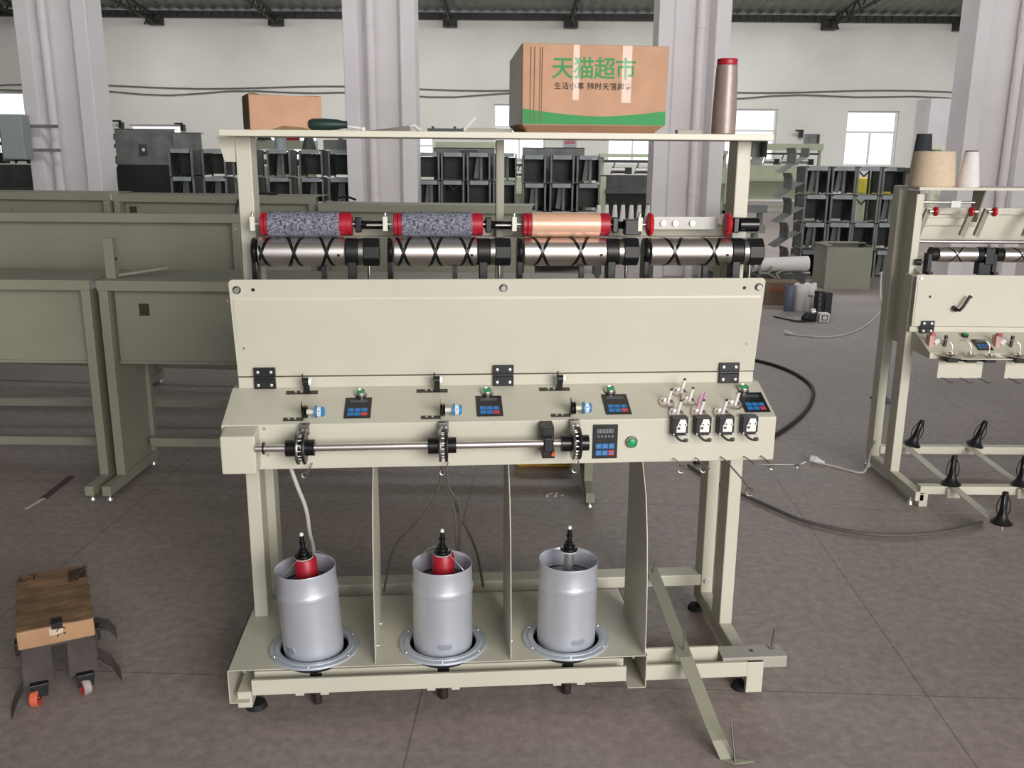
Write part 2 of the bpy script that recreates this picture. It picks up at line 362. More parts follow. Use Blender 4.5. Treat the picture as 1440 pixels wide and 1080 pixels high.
# ------------------------------------------------------------------ the main winding machine (local axes: x along it, y into it)
M0 = Vector((.1875, 2.70, 0)); MA = radians(4.7)
def mloc(x, y, z): return Matrix.Rotation(MA, 4, 'Z') @ Vector((x, y, z))
ML = mloc(*M0)
M = thing('yarn_winding_machine', 'cream four-drum yarn winding machine with a tall shelf in the foreground', 'machine', ML, MA)
def mb_(): return MB(M0)
XL, XR = -.595, .968
for x0 in (XL, XR - .042):
    mb_().box(x0, x0 + .042, 2.421, 3.03, .03, .082).build('base_tube', PAINT, M, .003)
    mb_().box(x0, x0 + .042, 2.72, 2.81, .082, .93).build('leg', PAINT, M, .003)
    mb_().box(x0, x0 + .042, 2.945, 3.03, .082, 1.30).build('leg', PAINT, M, .003)
    mb_().box(x0 + .003, x0 + .048, 2.86, 2.95, 1.0, 1.647).build('post', PAINT, M, .003)
    for y in (2.475, 2.985):
        m = mb_().cyl((x0 + (.0 if x0 > 0 else .042), y, 0), (x0 + (.0 if x0 > 0 else .042), y, .016), .032, .026, 24).cyl((x0 + .021, y, .012), (x0 + .021, y, .035), .012, seg=12)
        m.build('foot_pad', RUBBER, M)
for xa, xb in ((XL + .044, .548), (.6085, XR)): mb_().box(xa, xb, 2.415, 2.425, .074, .122).box(xa, xb, 2.425, 2.47, .074, .078).box(xa, min(xb, .84), 2.462, 2.472, .074, .15 if xa > 0 else .122).build('crossbar', PAINT, M, .001)
mb_().box(XR - .05, XR, 2.414, 2.43, .02, .122).build('crossbar_foot', PAINT, M, .001)
mb_().box(XL + .042, XR - .042, 2.948, 3.02, .11, .152).build('crossbar', PAINT, M, .003)
mb_().cyl((.945, 2.947, .13), (.945, 2.938, .13), .010, seg=6).build('bolt', ZINC, M)
mb_().box(XL + .03, XR - .03, 2.93, 2.945, 1.352, 1.378).box(XL + .03, XR - .03, 2.90, 2.945, 1.348, 1.352).build('rail', PAINT, M, .001)
mb_().box(XL + .03, XR - .03, 2.66, 2.95, 1.19, 1.205).box(XL + .03, XR - .03, 2.935, 2.95, .95, 1.19).build('drum_deck', PAINT, M, .002)
m = mb_().box(.184, .188, 2.88, 2.93, 1.2, 1.645).box(.188, .208, 2.88, 2.884, 1.2, 1.645); m.build('post', PAINTD, M, .001)
# top shelf and its gussets
mb_().box(-.612, 1.0, 2.745, 3.0, 1.6475, 1.6655).build('top_shelf', PAINTR, M, .002)
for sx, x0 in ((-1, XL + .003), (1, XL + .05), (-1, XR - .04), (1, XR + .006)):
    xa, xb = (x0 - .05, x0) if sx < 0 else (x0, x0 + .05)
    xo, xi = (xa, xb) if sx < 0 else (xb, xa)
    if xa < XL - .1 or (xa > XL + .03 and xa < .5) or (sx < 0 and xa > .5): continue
    mb_().prism([(xo, 1.647), (xi, 1.647), (xi, 1.575), (xo + (.018 if sx < 0 else -.018), 1.575)], 'xz', 2.855, 2.858).build('shelf_gusset', mat('dark_green_tone', '#4b5549', .5) if sx > 0 else PAINT, M)  # right gusset set darker and greener than the posts
mb_().box(1.0, 1.002, 2.8, 2.95, 1.60, 1.6475).build('shelf_plate', mat('dark_green_tone', '#4b5549', .5), M)
# console with a sloping top
cons = [(2.51, .731), (2.51, .863), (2.678, .928), (2.83, .928), (2.83, .731)]
mb_().prism(cons, 'yz', -.607, .984).build('console', PAINT, M, .0025)
mb_().prism([(2.442, .742), (2.442, .850), (2.509, .862), (2.509, .742)], 'yz', -.597, -.503).build('end_box', PAINT, M, .004)
m = mb_()
for (x, z) in ((-.487, .853), (-.482, .776), (-.592, .856)): m.cyl((x, 2.509, z), (x, 2.504, z), .004, seg=10)
m.build('console_screws', ZINC, M)
# splash strip, hinged cover panel
mb_().box(-.588, .965, 2.679, 2.69, .926, .959).build('splash_strip', PAINT, M, .001)
PT = Matrix.Translation((0, 2.688, .963)) @ Matrix.Rotation(radians(9.3), 4, 'X') @ Matrix.Translation((0, -2.688, -.963))
def rr(x0, x1, z0, z1, r, n=6):
    p = [(x0, z0), (x1, z0)]
    for (cx, cz, a0) in ((x1 - r, z1 - r, 0), (x0 + r, z1 - r, pi / 2)):
        for i in range(n + 1): a = a0 + pi / 2 * i / n; p.append((cx + r * cos(a), cz + r * sin(a)))
    return p
mm = mb_(); zb = 1.205
poly = rr(-.589, .967, .963, 1.258, .012)
mm.prism(poly, 'xz', 2.682, 2.688, PT)
cp = mm.build('cover_panel', PAINT, M, .001)
m = mb_().prism([(2.682, zb), (2.6795, zb - .006), (2.6795, zb - .012), (2.682, .975)], 'yz', -.580, .958, PT).build('pressed_step', PAINT, cp)
for (x, z) in ((-.567, 1.229), (.190, 1.232), (.948, 1.232)):
    m = mb_().cyl(PT @ Vector((x, 2.682, z)), PT @ Vector((x, 2.679, z)), .0115, seg=20); m.build('washer', STEELD, cp)
    m = mb_().cyl(PT @ Vector((x, 2.679, z)), PT @ Vector((x, 2.673, z)), .008, seg=16); m.build('bolt', ZINC, cp)
m = mb_()
for x in (-.522, .905): m.cyl(PT @ Vector((x, 2.6822, 1.229)), PT @ Vector((x, 2.6812, 1.229)), .005, seg=12)
m.build('hole', BLACK, cp)
for x in (-.563, .935):
    mb_().cyl(PT @ Vector((x, 2.682, 1.053)), PT @ Vector((x, 2.679, 1.053)), .004, seg=10).build('small_screw', ZINC, cp)
for xc in (-.510, .1935, .8865):
    h = mb_().box(xc - .031, xc + .031, 2.668, 2.679, .9265, .957).box(xc - .031, xc + .031, 2.668, 2.681, .963, .990).cyl((xc - .029, 2.672, .960), (xc + .029, 2.672, .960), .0065, seg=12).build('hinge', BLACK, M, .001)
    for (dx, z) in ((-.019, .938), (.019, .938), (-.019, .977), (.019, .977)):
        mb_().lathe([(0, .004), (.0045, .003), (.0055, 0)], (xc + dx, 2.668, z), (0, -1, 0), 14).build('screw', ZINC, h)
# things that sit on the sloping console top
SA = math.atan2(.065, .168); SN = Vector((0, -sin(SA), cos(SA))); SU = Vector((0, cos(SA), sin(SA)))
def sp(x, t, h=0):  # point on the slope: t metres up from the front edge, h above
    return Vector((x, 2.51, .863)) + SU * t + SN * h
def ST(x, t): return Matrix(((1, 0, 0, x), (0, SU.y, SN.y, 2.51 + SU.y * t), (0, SU.z, SN.z, .863 + SU.z * t), (0, 0, 0, 1)))
def keypad(T, w, h, front=False):
    k = mb_().box(-w / 2, w / 2, 0, h, 0, .003, T).build('keypad', PANELK, M, .001)
    mb_().box(-w * .33, w * .33, h * .74, h * .87, .003, .0035, T).build('display', LCD, k)
    if front:
        t0 = T @ Matrix.Translation((0, h * .805, .0037)); t0 = Matrix.Translation(-M0) @ t0
        lettering('digits', '888888', .019, DIGIT, k, t0.translation, t0.to_euler(), .0001, sx=.82, spacing=1.05)
        m = mb_()
        for i in range(5): m.box(-w * .3 + i * w * .14, -w * .24 + i * w * .14, h * .62, h * .68, .003, .0034, T)
        m.build('indicator_marks', DIGIT, k)
    cw = w * .225
    for j in range(2):
        for i in range(3):
            x = (i - 1) * w * .255; y = h * (.37 if j == 0 else .17)
            b = mb_().box(x - cw / 2, x + cw / 2, y - h * .072, y + h * .072, .003, .0045, T)
            b.build('key', KEYR if (j == 1 and i == 2) else KEYB, k)
            if front or (j == 0 and i > 0):
                kk = T
                if i == 1 and j == 0: s_ = [(-.004, 0), (.003, .005), (.003, -.005)]
                elif j == 1 and i == 2: s_ = [(.005 * cos(a * pi / 5), .005 * sin(a * pi / 5)) for a in range(10)]
                else: s_ = [(-.003, -.003), (.003, -.003), (.003, .003), (-.003, .003)]
                sc = 1 if front else .7
                mb_().prism([(x + p[0] * sc, y + p[1] * sc) for p in s_], 'xy', .0045, .0048, T).build('key_symbol', DIGIT if not (j == 1 and i == 2) else KEYB, k)
    return k
for x in (-.233, .146, .521, .935): keypad(ST(x, .023), .076, .098)
FT = Matrix(((1, 0, 0, .478), (0, 0, -1, 2.51), (0, 1, 0, .746), (0, 0, 0, 1)))
keypad(FT, .073, .103, True)
def button(o, ax):
    ax = Vector(ax)
    b = mb_().lathe([(0, .004), (.0175, .004), (.0175, 0)], o, ax, 28).build('push_button', BLACK, M)
    mb_().lathe([(.011, .004), (.0163, .004), (.0155, .0125), (.0135, .0145), (.0115, .0125), (.011, .011)], o, ax, 28).build('bezel', CHROME, b)
    mb_().lathe([(.0113, .004), (.0113, .0125), (.008, .014), (0, .0143)], o, ax, 28).build('green_cap', GREENB, b)
for x in (-.229, .142, .512, .922): button(sp(x, .136), SN)
button(Vector((.556, 2.51, .795)), (0, -1, 0))
# yarn guides at the back of the console, tension sensors in front of them
for x in (-.385, -.004, .362):
    g = mb_().box(-.062, .03, -.008, .008, 0, .0022, ST(x, .152)).build('yarn_guide', STEELD, M, .0005)
    m = mb_()
    for dx in (-.034, -.017): m.cyl(sp(x + dx, .152, .002), sp(x + dx, .152, .005), .0035, seg=10)
    m.build('screws', ZINC, g)
    m = mb_().box(-.010, .007, -.006, .006, 0, .05, ST(x, .152)).cyl(sp(x - .010, .152, .04), sp(x + .007, .152, .04), .012, seg=20)
    m.build('guide_block', BLACK, g, .001)
    mb_().cyl(sp(x + .007, .152, .041), sp(x + .015, .152, .041), .0125, .011, 20).build('roller', WHITE, g)
    mb_().cyl(sp(x - .0105, .152, .04), sp(x - .0095, .152, .066), .0022, seg=8).build('guide_pin', STEELD, g)
for x in (-.405, -.018, .356):
    g = mb_().box(-.034, .022, -.007, .007, 0, .0022, ST(x, .022)).build('yarn_tensioner', STEELD, M, .0005)
    m = mb_()
    for dx in (-.018, -.001): m.cyl(sp(x + dx, .022, .002), sp(x + dx, .022, .0045), .0033, seg=10)
    m.build('screws', ZINC, g)
    o = sp(x + .0205, .026, .024)
    mb_().box(.0205, .022, -.008, .012, 0, .056, ST(x, .022)).build('plate', STEELD, g)
    m = mb_().lathe([(0, .0), (.012, .001), (.0185, .005), (.0192, .008), (.012, .0065), (.0, .0065)], o, (1, 0, 0), 26); m.lathe([(0, .008), (.012, .0085), (.0185, .012), (.019, .0145), (.010, .013), (0, .013)], o, (1, 0, 0), 26)
    m.build('tension_disc', STEELD, g)
    mb_().cyl(o + Vector((.013, 0, 0)), o + Vector((.038, 0, 0)), .0075, seg=18).build('hub', IVORYB, g)
    mb_().lathe([(0, .036), (.0175, .036), (.0175, .041), (.0145, .042), (.0145, .058), (.011, .062), (0, .0625)], o, (1, 0, 0), 26).build('blue_knob', BLUEC, g)
    lb = mb_().lathe([(.0148, .043), (.0149, .043), (.0149, .053), (.0148, .053)], o, (1, 0, 0), 26).build('label_band', WHITE, g)
    c0 = o - M0 + Vector((.048, -.0152, .002)); lettering('label_digits', '1 8', .0085, INK, lb, c0, (radians(88), radians(-90), 0), .0001)
    cx = x + .030
    c = mb_().box(cx - .014, cx + .014, 2.488, 2.512, .8645, .8665).box(cx - .014, cx + .014, 2.4865, 2.4885, .838, .8665).build('clip_bracket', STEEL, M, .0006)
    m = mb_()
    for dx in (-.006, .006): m.cyl((cx + dx, 2.4865, .850), (cx + dx, 2.4835, .850), .005, seg=6)
    m.build('nuts', ZINC, c)
# drive shaft with its friction wheels
RZ, RY = .816, 2.442
ds = mb_().cyl((-.502, RY, RZ), (.40, RY, RZ), .0105, seg=20).build('drive_shaft', CHROME, M)
mb_().cyl((-.4825, RY, RZ), (-.478, RY, RZ), .017, seg=20).build('shaft_collar', BLACKG, ds)
for xc in (-.378, .010, .382):
    f = mb_().cyl((xc - .042, RY, RZ), (xc - .010, RY, RZ), .0235, seg=24).cyl((xc + .010, RY, RZ), (xc + .036, RY, RZ), .0225, seg=24).build('friction_wheel', BLACKG, M, .002)
    for s_ in (-1, 1):
        m = mb_().lathe([(.02, .004), (.036, .0035), (.045, .005), (.047, .009), (.045, .0125), (.036, .0135), (.02, .0135)], (xc, RY, RZ), (s_, 0, 0), 36)
        m.build('disc', STEELD if s_ > 0 else STEEL, f)
    m = mb_()
    for k in range(14):
        a = 2 * pi * k / 14; m.cyl((xc - .005, RY + .034 * cos(a), RZ + .034 * sin(a)), (xc + .005, RY + .034 * cos(a), RZ + .034 * sin(a)), .0028, seg=8)
    m.build('bearing_pins', ZINC, f)
ob = mb_().box(.286, .322, 2.455, 2.51, .828, .863).box(.290, .318, 2.425, 2.47, .795, .835).box(.286, .322, 2.43, 2.51, .775, .80).build('shaft_sensor', BLACK, M, .003)
mb_().cyl((.316, 2.424, .792), (.316, 2.418, .790), .0055, seg=14).build('orange_button', mat('orange_plastic', '#e0683c', .4), ob)
# yarn clamps on the right end of the console and the ceramic posts above them
for xc in (.693, .761, .829, .899):
    b = mb_().box(xc - .025, xc + .021, 2.482, 2.515, .819, .873).build('tension_box', BLACK, M, .002)
    mb_().prism([(xc - .013, .829), (xc + .014, .829), (xc + .014, .847), (xc + .017, .85), (xc + .012, .868), (xc - .004, .868), (xc - .010, .85), (xc - .013, .847)], 'xz', 2.4805, 2.482).build('white_label', WHITE, b)
    m = mb_()
    for dx in (-.004, .012): m.cyl((xc + dx, 2.4805, .852), (xc + dx, 2.4795, .852), .0025, seg=10)
    m.box(xc - .011, xc - .003, 2.4798, 2.4805, .838, .845); m.build('label_marks', STEELD, b)
    m = mb_()
    for dx in (-.021, .017): m.cyl((xc + dx, 2.482, .824), (xc + dx, 2.4795, .824), .0025, seg=8)
    m.build('screws', ZINC, b)
    mb_().tube([(xc - .016, 2.488, .820), (xc - .008, 2.472, .811), (xc + .002, 2.464, .808), (xc + .009, 2.460, .812)], .0035, 8, 2).cyl((xc + .006, 2.462, .811), (xc + .012, 2.455, .814), .006, seg=12).build('lever', STEEL, b)
for (x, t, h) in ((.673, .070, .046), (.690, .016, .046), (.725, .122, .046), (.739, .077, .046), (.757, .016, .046), (.824, .015, .046), (.872, .055, .046)):
    o = sp(x, t); tilt = (SN + Vector((.12, -.05, .1))).normalized()
    p = mb_().cyl(o + tilt * .006, o + tilt * (.006 + h), .0055, .005, 14).build('ceramic_post', CERAM, M)
    mb_().cyl(o + tilt * (.006 + h), o + tilt * (.010 + h), .0048, .003, 12).build('tip', STEELD, p)
    m = mb_().lathe([(.0195, .001), (.0235, .002), (.024, .006), (.0195, .0075), (.0195, .001)], o, SN, 28).lathe([(0, .0), (.0205, .0), (.0205, .002), (0, .002)], o, SN, 28)
    m.build('yarn_ring', CHROME, p)
    mb_().box(-.016, -.006, .017, .022, 0, .009, ST(x, t)).build('stop_tab', WHITE, p)
for (x, t) in ((.7625, .058), (.777, .066)):
    mb_().cyl(sp(x, t), sp(x + .004, t, .045), .0035, seg=10).build('pink_guide_rod', PINKC, M)
# thread hooks below the console
def hook(pts, ring=None, r=.0022):
    m = mb_().tube(pts, r, 8, 2)
    if ring:
        c, rad = Vector(ring[0]), ring[1]
        m.tube([c + Vector((rad * cos(a * pi / 8), -.002 * a / 8, rad * sin(a * pi / 8))) for a in range(15)], r, 6)
    m.build('thread_hook', STEEL, M)
for x in (-.372, .012, .388):
    hook([(x + .01, 2.52, .748), (x + .012, 2.495, .748), (x + .008, 2.475, .744), (x + .004, 2.465, .736)], ((x - .004, 2.463, .730), .008))
for x in (.682, .748):
    hook([(x, 2.511, .742), (x + .004, 2.49, .742), (x + .013, 2.47, .731), (x + .030, 2.46, .724)], ((x + .012, 2.464, .724), .010))
hook([(.823, 2.511, .744), (.83, 2.49, .742), (.85, 2.46, .72), (.88, 2.43, .685), (.893, 2.42, .668)], ((.885, 2.418, .668), .011))
hook([(.893, 2.511, .744), (.90, 2.49, .742), (.915, 2.47, .731), (1.03, 2.46, .733), (1.045, 2.455, .735), (1.06, 2.455, .742)], ((1.035, 2.455, .73), .005))
hook([(.945, 2.511, .744), (.95, 2.49, .742), (.963, 2.47, .728)], ((.964, 2.47, .722), .006))
# pot shelf, dividers, flanges
SX0, SX1, SY0, SY1, SZ = -.613, .606, 2.402, 2.84, .165
PX = (-.381, .003, .378); PY = 2.517; HR = .101
m = mb_()
edges = [SX0, (PX[0] + PX[1]) / 2, (PX[1] + PX[2]) / 2, SX1]
for k in range(3):
    xa, xb, cx = edges[k], edges[k + 1], PX[k]
    angs = sorted([2 * pi * i / 48 for i in range(48)] + [math.atan2(y - PY, x - cx) % (2 * pi) for x in (xa, xb) for y in (SY0, SY1)])
    inner, outer = [], []
    for a in angs:
        c, s_ = cos(a), sin(a); ts = []
        if c > 1e-9: ts.append((xb - cx) / c)
        if c < -1e-9: ts.append((xa - cx) / c)
        if s_ > 1e-9: ts.append((SY1 - PY) / s_)
        if s_ < -1e-9: ts.append((SY0 - PY) / s_)
        t = min(ts); outer.append((cx + c * t, PY + s_ * t, SZ)); inner.append((cx + c * HR, PY + s_ * HR, SZ))
    n = len(angs); m.add(inner + outer, [(i, n + i, n + (i + 1) % n, (i + 1) % n) for i in range(n)])
for x in (SX0, SX1):
    m.add([(x, SY0, .058), (x, SY1, .058), (x, SY1, SZ), (x, SY0, SZ)], [(0, 1, 2, 3)])
    xi = x + (.055 if x < 0 else -.055); m.add([(x, SY0, .058), (x, SY1, .058), (xi, SY1, .058), (xi, SY0, .058)], [(0, 1, 2, 3)])
m.add([(SX0, SY1, SZ), (SX1, SY1, SZ), (SX1, SY1, .10), (SX0, SY1, .10)], [(0, 1, 2, 3)])
ps = m.build('pot_shelf', PAINT, M); sd = ps.modifiers.new('sheet', 'SOLIDIFY'); sd.thickness = .0025; sd.offset = -1
for (x, y) in ((-.575, 2.45), (.575, 2.45)):
    mb_().cyl((x, y, .13), (x, y, .158), .006, seg=10).cyl((x, y, .15), (x, y, .16), .011, seg=6).build('shelf_bolt', ZINC, M)
prof = [(2.405, .167), (2.41, .28), (2.423, .40), (2.445, .52), (2.485, .64), (2.555, .731), (2.72, .731), (2.72, .167)]
for x in (-.194, .1995, .599):
    d = mb_().prism(prof, 'yz', x, x + .0025).build('divider_plate', PAINT, M)
    s_ = mb_().box(x, x + .02, 2.555, 2.60, .7265, .7305).cyl((x + .012, 2.57, .7265), (x + .012, 2.57, .722), .005, seg=8); s_.build('tab', PAINT, d)
    if x < .5:
        s_ = mb_()
        for (y, z) in ((2.47, .19), (2.60, .19)): s_.cyl((x + .0025, y, z), (x + .010, y, z), .005, seg=10)
        s_.build('plate_bolts', ZINC, d)
for cx in PX:
    f = mb_().lathe([(.101, .0), (.101, .008), (.104, .0095), (.116, .0095), (.118, .0065), (.131, .006), (.1325, .004), (.1325, 0)], (cx, PY, SZ), seg=56).build('pot_flange', FLANGE, M)
    s_ = mb_()
    for a in range(6): s_.lathe([(0, .003), (.003, .0025), (.004, 0)], (cx + .124 * cos(a * pi / 3 + .5), PY + .124 * sin(a * pi / 3 + .5), SZ + .006), seg=10)
    s_.build('flange_screws', ZINC, f)
    mb_().lathe([(.1005, .162), (.099, .14), (.09, .132), (0, .132)], (cx, PY, 0), seg=40).build('dark_gap_cup', BLACK, M)  # black bowl added to darken the gap around the pot
    sx = cx + (.008 if cx < -.1 else 0)
    mb_().cyl((sx, 2.475, .006), (sx, 2.475, .115), .0135, .015, 16).build('spindle_tube', mat('brown_black_tube', '#2e2523', .5), M)
    mb_().cyl((sx, 2.475, .085), (sx, 2.475, .112), .022, seg=18).build('tube_collar', BLACK, M)
    for dx in (-.036, .036): mb_().box(cx + dx - .012, cx + dx + .012, 2.427, 2.452, .060, .0735).build('clamp_tab', PAINT, M)
# loom of cables hanging below the console
for pts, r, mm_ in (([(-.445, 2.60, .735), (-.425, 2.62, .64), (-.405, 2.66, .55), (-.41, 2.72, .44), (-.41, 2.80, .37), (-.41, 2.85, .1)], .006, CABLEW),
                    ([(.006, 2.58, .735), (.006, 2.58, .69), (-.01, 2.62, .60), (-.07, 2.70, .48), (-.16, 2.80, .36), (-.19, 2.82, .19)], .004, CABLEG),
                    ([(.012, 2.58, .735), (.012, 2.58, .66), (.03, 2.6, .60), (.045, 2.62, .54), (.05, 2.68, .40), (.06, 2.76, .26), (.08, 2.82, .18)], .004, CABLEG),
                    ([(.018, 2.58, .735), (.018, 2.58, .64), (.04, 2.62, .58), (.085, 2.7, .45), (.12, 2.8, .33), (.14, 2.83, .19)], .0045, CABLEG),
                    ([(.02, 2.57, .735), (.024, 2.58, .63), (.05, 2.6, .60), (.062, 2.62, .54), (.06, 2.68, .42), (.05, 2.76, .26), (.04, 2.82, .18)], .0035, CABLEG)):
    mb_().tube(pts, r, 8, 3).build('hanging_cable', mm_, M)
# creel arm and end bracket at the right end
am = mb_().strip([(.757, 3.03, .157), (.755, 2.96, .157), (.722, 2.40, .1535), (.748, 2.20, .062), (.756, 2.155, .042), (.772, 2.125, .006)], (.042, .004, 0), (0, 0, .003)).build('creel_arm', PAINTD, M)
mb_().prism([(.753, 2.128), (.794, 2.128), (.842, 2.112), (.784, 2.104)], 'xy', .003, .0065).build('arm_tip', PAINTD, am)
for p, h in (((.755, 2.965, .158), .04), ((.726, 2.44, .1535), .065), ((.790, 2.116, .006), .11)):
    mb_().cyl(p, (p[0] - (.012 if h > .1 else 0), p[1] + (.02 if h > .1 else 0), p[2] + h), .004, .003, 10).build('arm_pin', STEEL, am)
mb_().box(.845, 1.045, 2.428, 2.497, .1285, .131).box(.845, 1.045, 2.428, 2.4305, .094, .1285).build('bracket', mat('warm_grey_paint', '#a8a299', .4), M, .001)
eb = M.children[-1]
mb_().cyl((1.012, 2.475, .131), (1.016, 2.472, .201), .0038, .003, 10).cyl((1.012, 2.475, .131), (1.012, 2.475, .138), .009, seg=6).build('bracket_pin', STEEL, eb)
mb_().cyl((.945, 2.465, .1312), (.945, 2.465, .1316), .007, seg=14).build('bracket_hole', BLACK, eb)

# grooved winding drums and their motors
DY, DZ, DR = 2.785, 1.317, .043
def drum_set(x0, x1, ph, tight):
    o = (0, DY, DZ)
    m = mb_().lathe([(0, 0), (DR - .002, 0), (DR, .002), (DR, x1 - x0 - .002), (DR - .002, x1 - x0), (0, x1 - x0)], (x0, DY, DZ), (1, 0, 0), 48)
    m.mi = 1
    L = x1 - x0
    for d in (1, -1): m.helix(x0 + .004, x1 - .004, DR + .0005, .0095, tight, ph * d, d, 90, o)
    m.mi = 2; m.cyl((x0 + L * .93, DY - .0405, DZ - .006), (x0 + L * .93, DY - .0436, DZ - .0065), .0045, seg=12)
    d = m.build('winding_drum', [CHROME, BLACKG, BLACK], M, recalc=False)
    b = mb_().box(x0 - .02, x0 - .004, DY - .03, DY + .03, 1.205, DZ - .01).lathe([(0, 0), (.040, 0), (.042, .003), (.042, .014), (0, .016)], (x0 - .019, DY, DZ), (1, 0, 0), 28).build('drum_bearing', BLACKG, M, .002)
    b2 = mb_().box(x1 + .006, x1 + .03, DY - .028, DY + .03, 1.205, DZ - .02).lathe([(0, 0), (.041, 0), (.041, .036), (.037, .038), (0, .038)], (x1 + .001, DY, DZ), (1, 0, 0), 28).build('motor_flange', BLACK, M, .002)
    mb_().lathe([(.03, .038), (.0405, .038), (.0405, .052), (.03, .052)], (x1 + .001, DY, DZ), (1, 0, 0), 28).build('motor_band', STEEL, b2)
    oc = [( .041 * cos(a * pi / 4 + pi / 8) * 1.08, .041 * sin(a * pi / 4 + pi / 8) * 1.08) for a in range(8)]
    mb_().prism([(DY + p[0], DZ + p[1]) for p in oc], 'yz', x1 + .053, x1 + .100).build('motor_body', BLACK, b2, .003)
    mb_().box(x0 + L * .70, x0 + L * .76, DY + .01, DY + .03, 1.205, DZ - .03).build('drum_support', BLACK, M)
    mb_().cyl((x1 + .068, DY, 1.205), (x1 + .068, DY, DZ - .035), .005, seg=10).build('motor_stud', STEEL, b2)
drums = [(-.525, -.272, 2.6, 2.6), (-.128, .120, 1.5, 2.55), (.260, .510, .4, 2.1), (.647, .898, -.3, 2.0)]
for q in drums: drum_set(*q)
# bobbin holders above each drum
BZ, BY, BR = 1.3985, 2.787, .0350
spans = [(-.515, -.249), (-.128, .137), (.257, .521), (.640, .895)]
for k, (xa, xb) in enumerate(spans):
    h = mb_().box(xa - .032, xa - .018, BY - .012, BY + .012, BZ - .02, BZ + .022).build('bobbin_holder', IVORYB, M, .001)
    mb_().cyl((xa - .025, BY, BZ + .022), (xa - .025, BY, BZ + .030), .003, seg=10).lathe([(0, .01), (.005, .006), (.005, .0), (0, -.002)], (xa - .025, BY, BZ + .026), seg=12).build('holder_screw', ZINC, h)
    mb_().cyl((xa - .018, BY, BZ), (xa + (0 if k < 3 else -.004), BY, BZ), .004, seg=12).build('holder_pin', ZINC, h)
    (mb_().cyl((xb + .03, BY, BZ), (xb + .088, BY, BZ), .0215, seg=24) if k == 3 else mb_()).box(xb + .008, xb + .026, BY - .018, BY + .018, BZ - .024, BZ + .022).cyl((xb + .008, BY, BZ), (xb + .05, BY + .03, BZ - .004), .012, seg=16).build('holder_knob', BLACKG, h, .003)
    mb_().cyl((xb + (0 if k < 3 else .004), BY, BZ), (xb + .01, BY, BZ), .004, seg=12).build('tail_pin', ZINC, h)
    if k in (0, 1):
        mb_().cyl((xb + .02, BY + .045, BZ - .006), (xb + .105, BY + .045, BZ - .006), .0125, seg=16).build('cross_shaft', BLACKG, h)
        mb_().cyl((xb + .03, BY + .012, BZ - .004), (xb + .10, BY + .012, BZ - .004), .004, seg=12).build('shaft_rod', ZINC, h)
    if k == 2: mb_().box(xb + .048, xb + .098, BY - .01, BY + .03, BZ - .032, BZ + .015).build('knob_block', BLACK, h, .003)
    if k == 3:
        for x, s_ in ((xa, 1), (xb, -1)):
            mb_().lathe([(0, -.006), (.012, -.006), (.026, -.003), (.0345, .002), (.036, .007), (.033, .013), (.02, .016), (0, .017)], (x, BY, BZ), (s_, 0, 0), 36).build('red_disc', REDB, h)
        mb_().box(xa + .02, xb - .02, BY + .05, BY + .054, BZ - .018, BZ + .02).build('plate', mat('grey_plate_paint', '#a6a39e', .4, .2), h)
        for dx in (.06, .098, .152):
            mb_().cyl((xa + dx, BY + .05, BZ), (xa + dx, BY + .043, BZ), .009, seg=18).build('plate_bolt', STEEL, h)
# the three bobbins resting on the drums
def bobbin(k, yarn, e0, e1, label):
    xa, xb = spans[k]; c = mloc((xa + xb) / 2, BY, BZ)
    t = thing('yarn_bobbin', label, 'bobbin', c, MA); h = (xb - xa) / 2
    z0, z1 = -h + e0, h - e1
    MB().lathe([(.005, 0), (BR - .003, 0), (BR - .001, .002), (BR - .001, e0 * .45), (BR - .004, e0 * .5), (BR - .001, e0 * .6), (BR - .001, 2 * h - .002), (BR - .003, 2 * h), (.005, 2 * h)], (-h, 0, 0), (1, 0, 0), 36).build('tube', RED, t)
    MB().lathe([(BR - .001, z0), (BR + .0015, z0 + .002), (BR + .0015, z1 - .002), (BR - .001, z1)], (0, 0, 0), (1, 0, 0), 44).build('yarn', yarn, t)
bobbin(0, LINER, .020, .037, 'grey yarn bobbin with red ends on the first drum from the left')
bobbin(1, LINER, .024, .032, 'grey yarn bobbin with red ends on the second drum from the left')
bobbin(2, COPPER, .026, .030, 'copper coloured bobbin with red ends on the third drum')
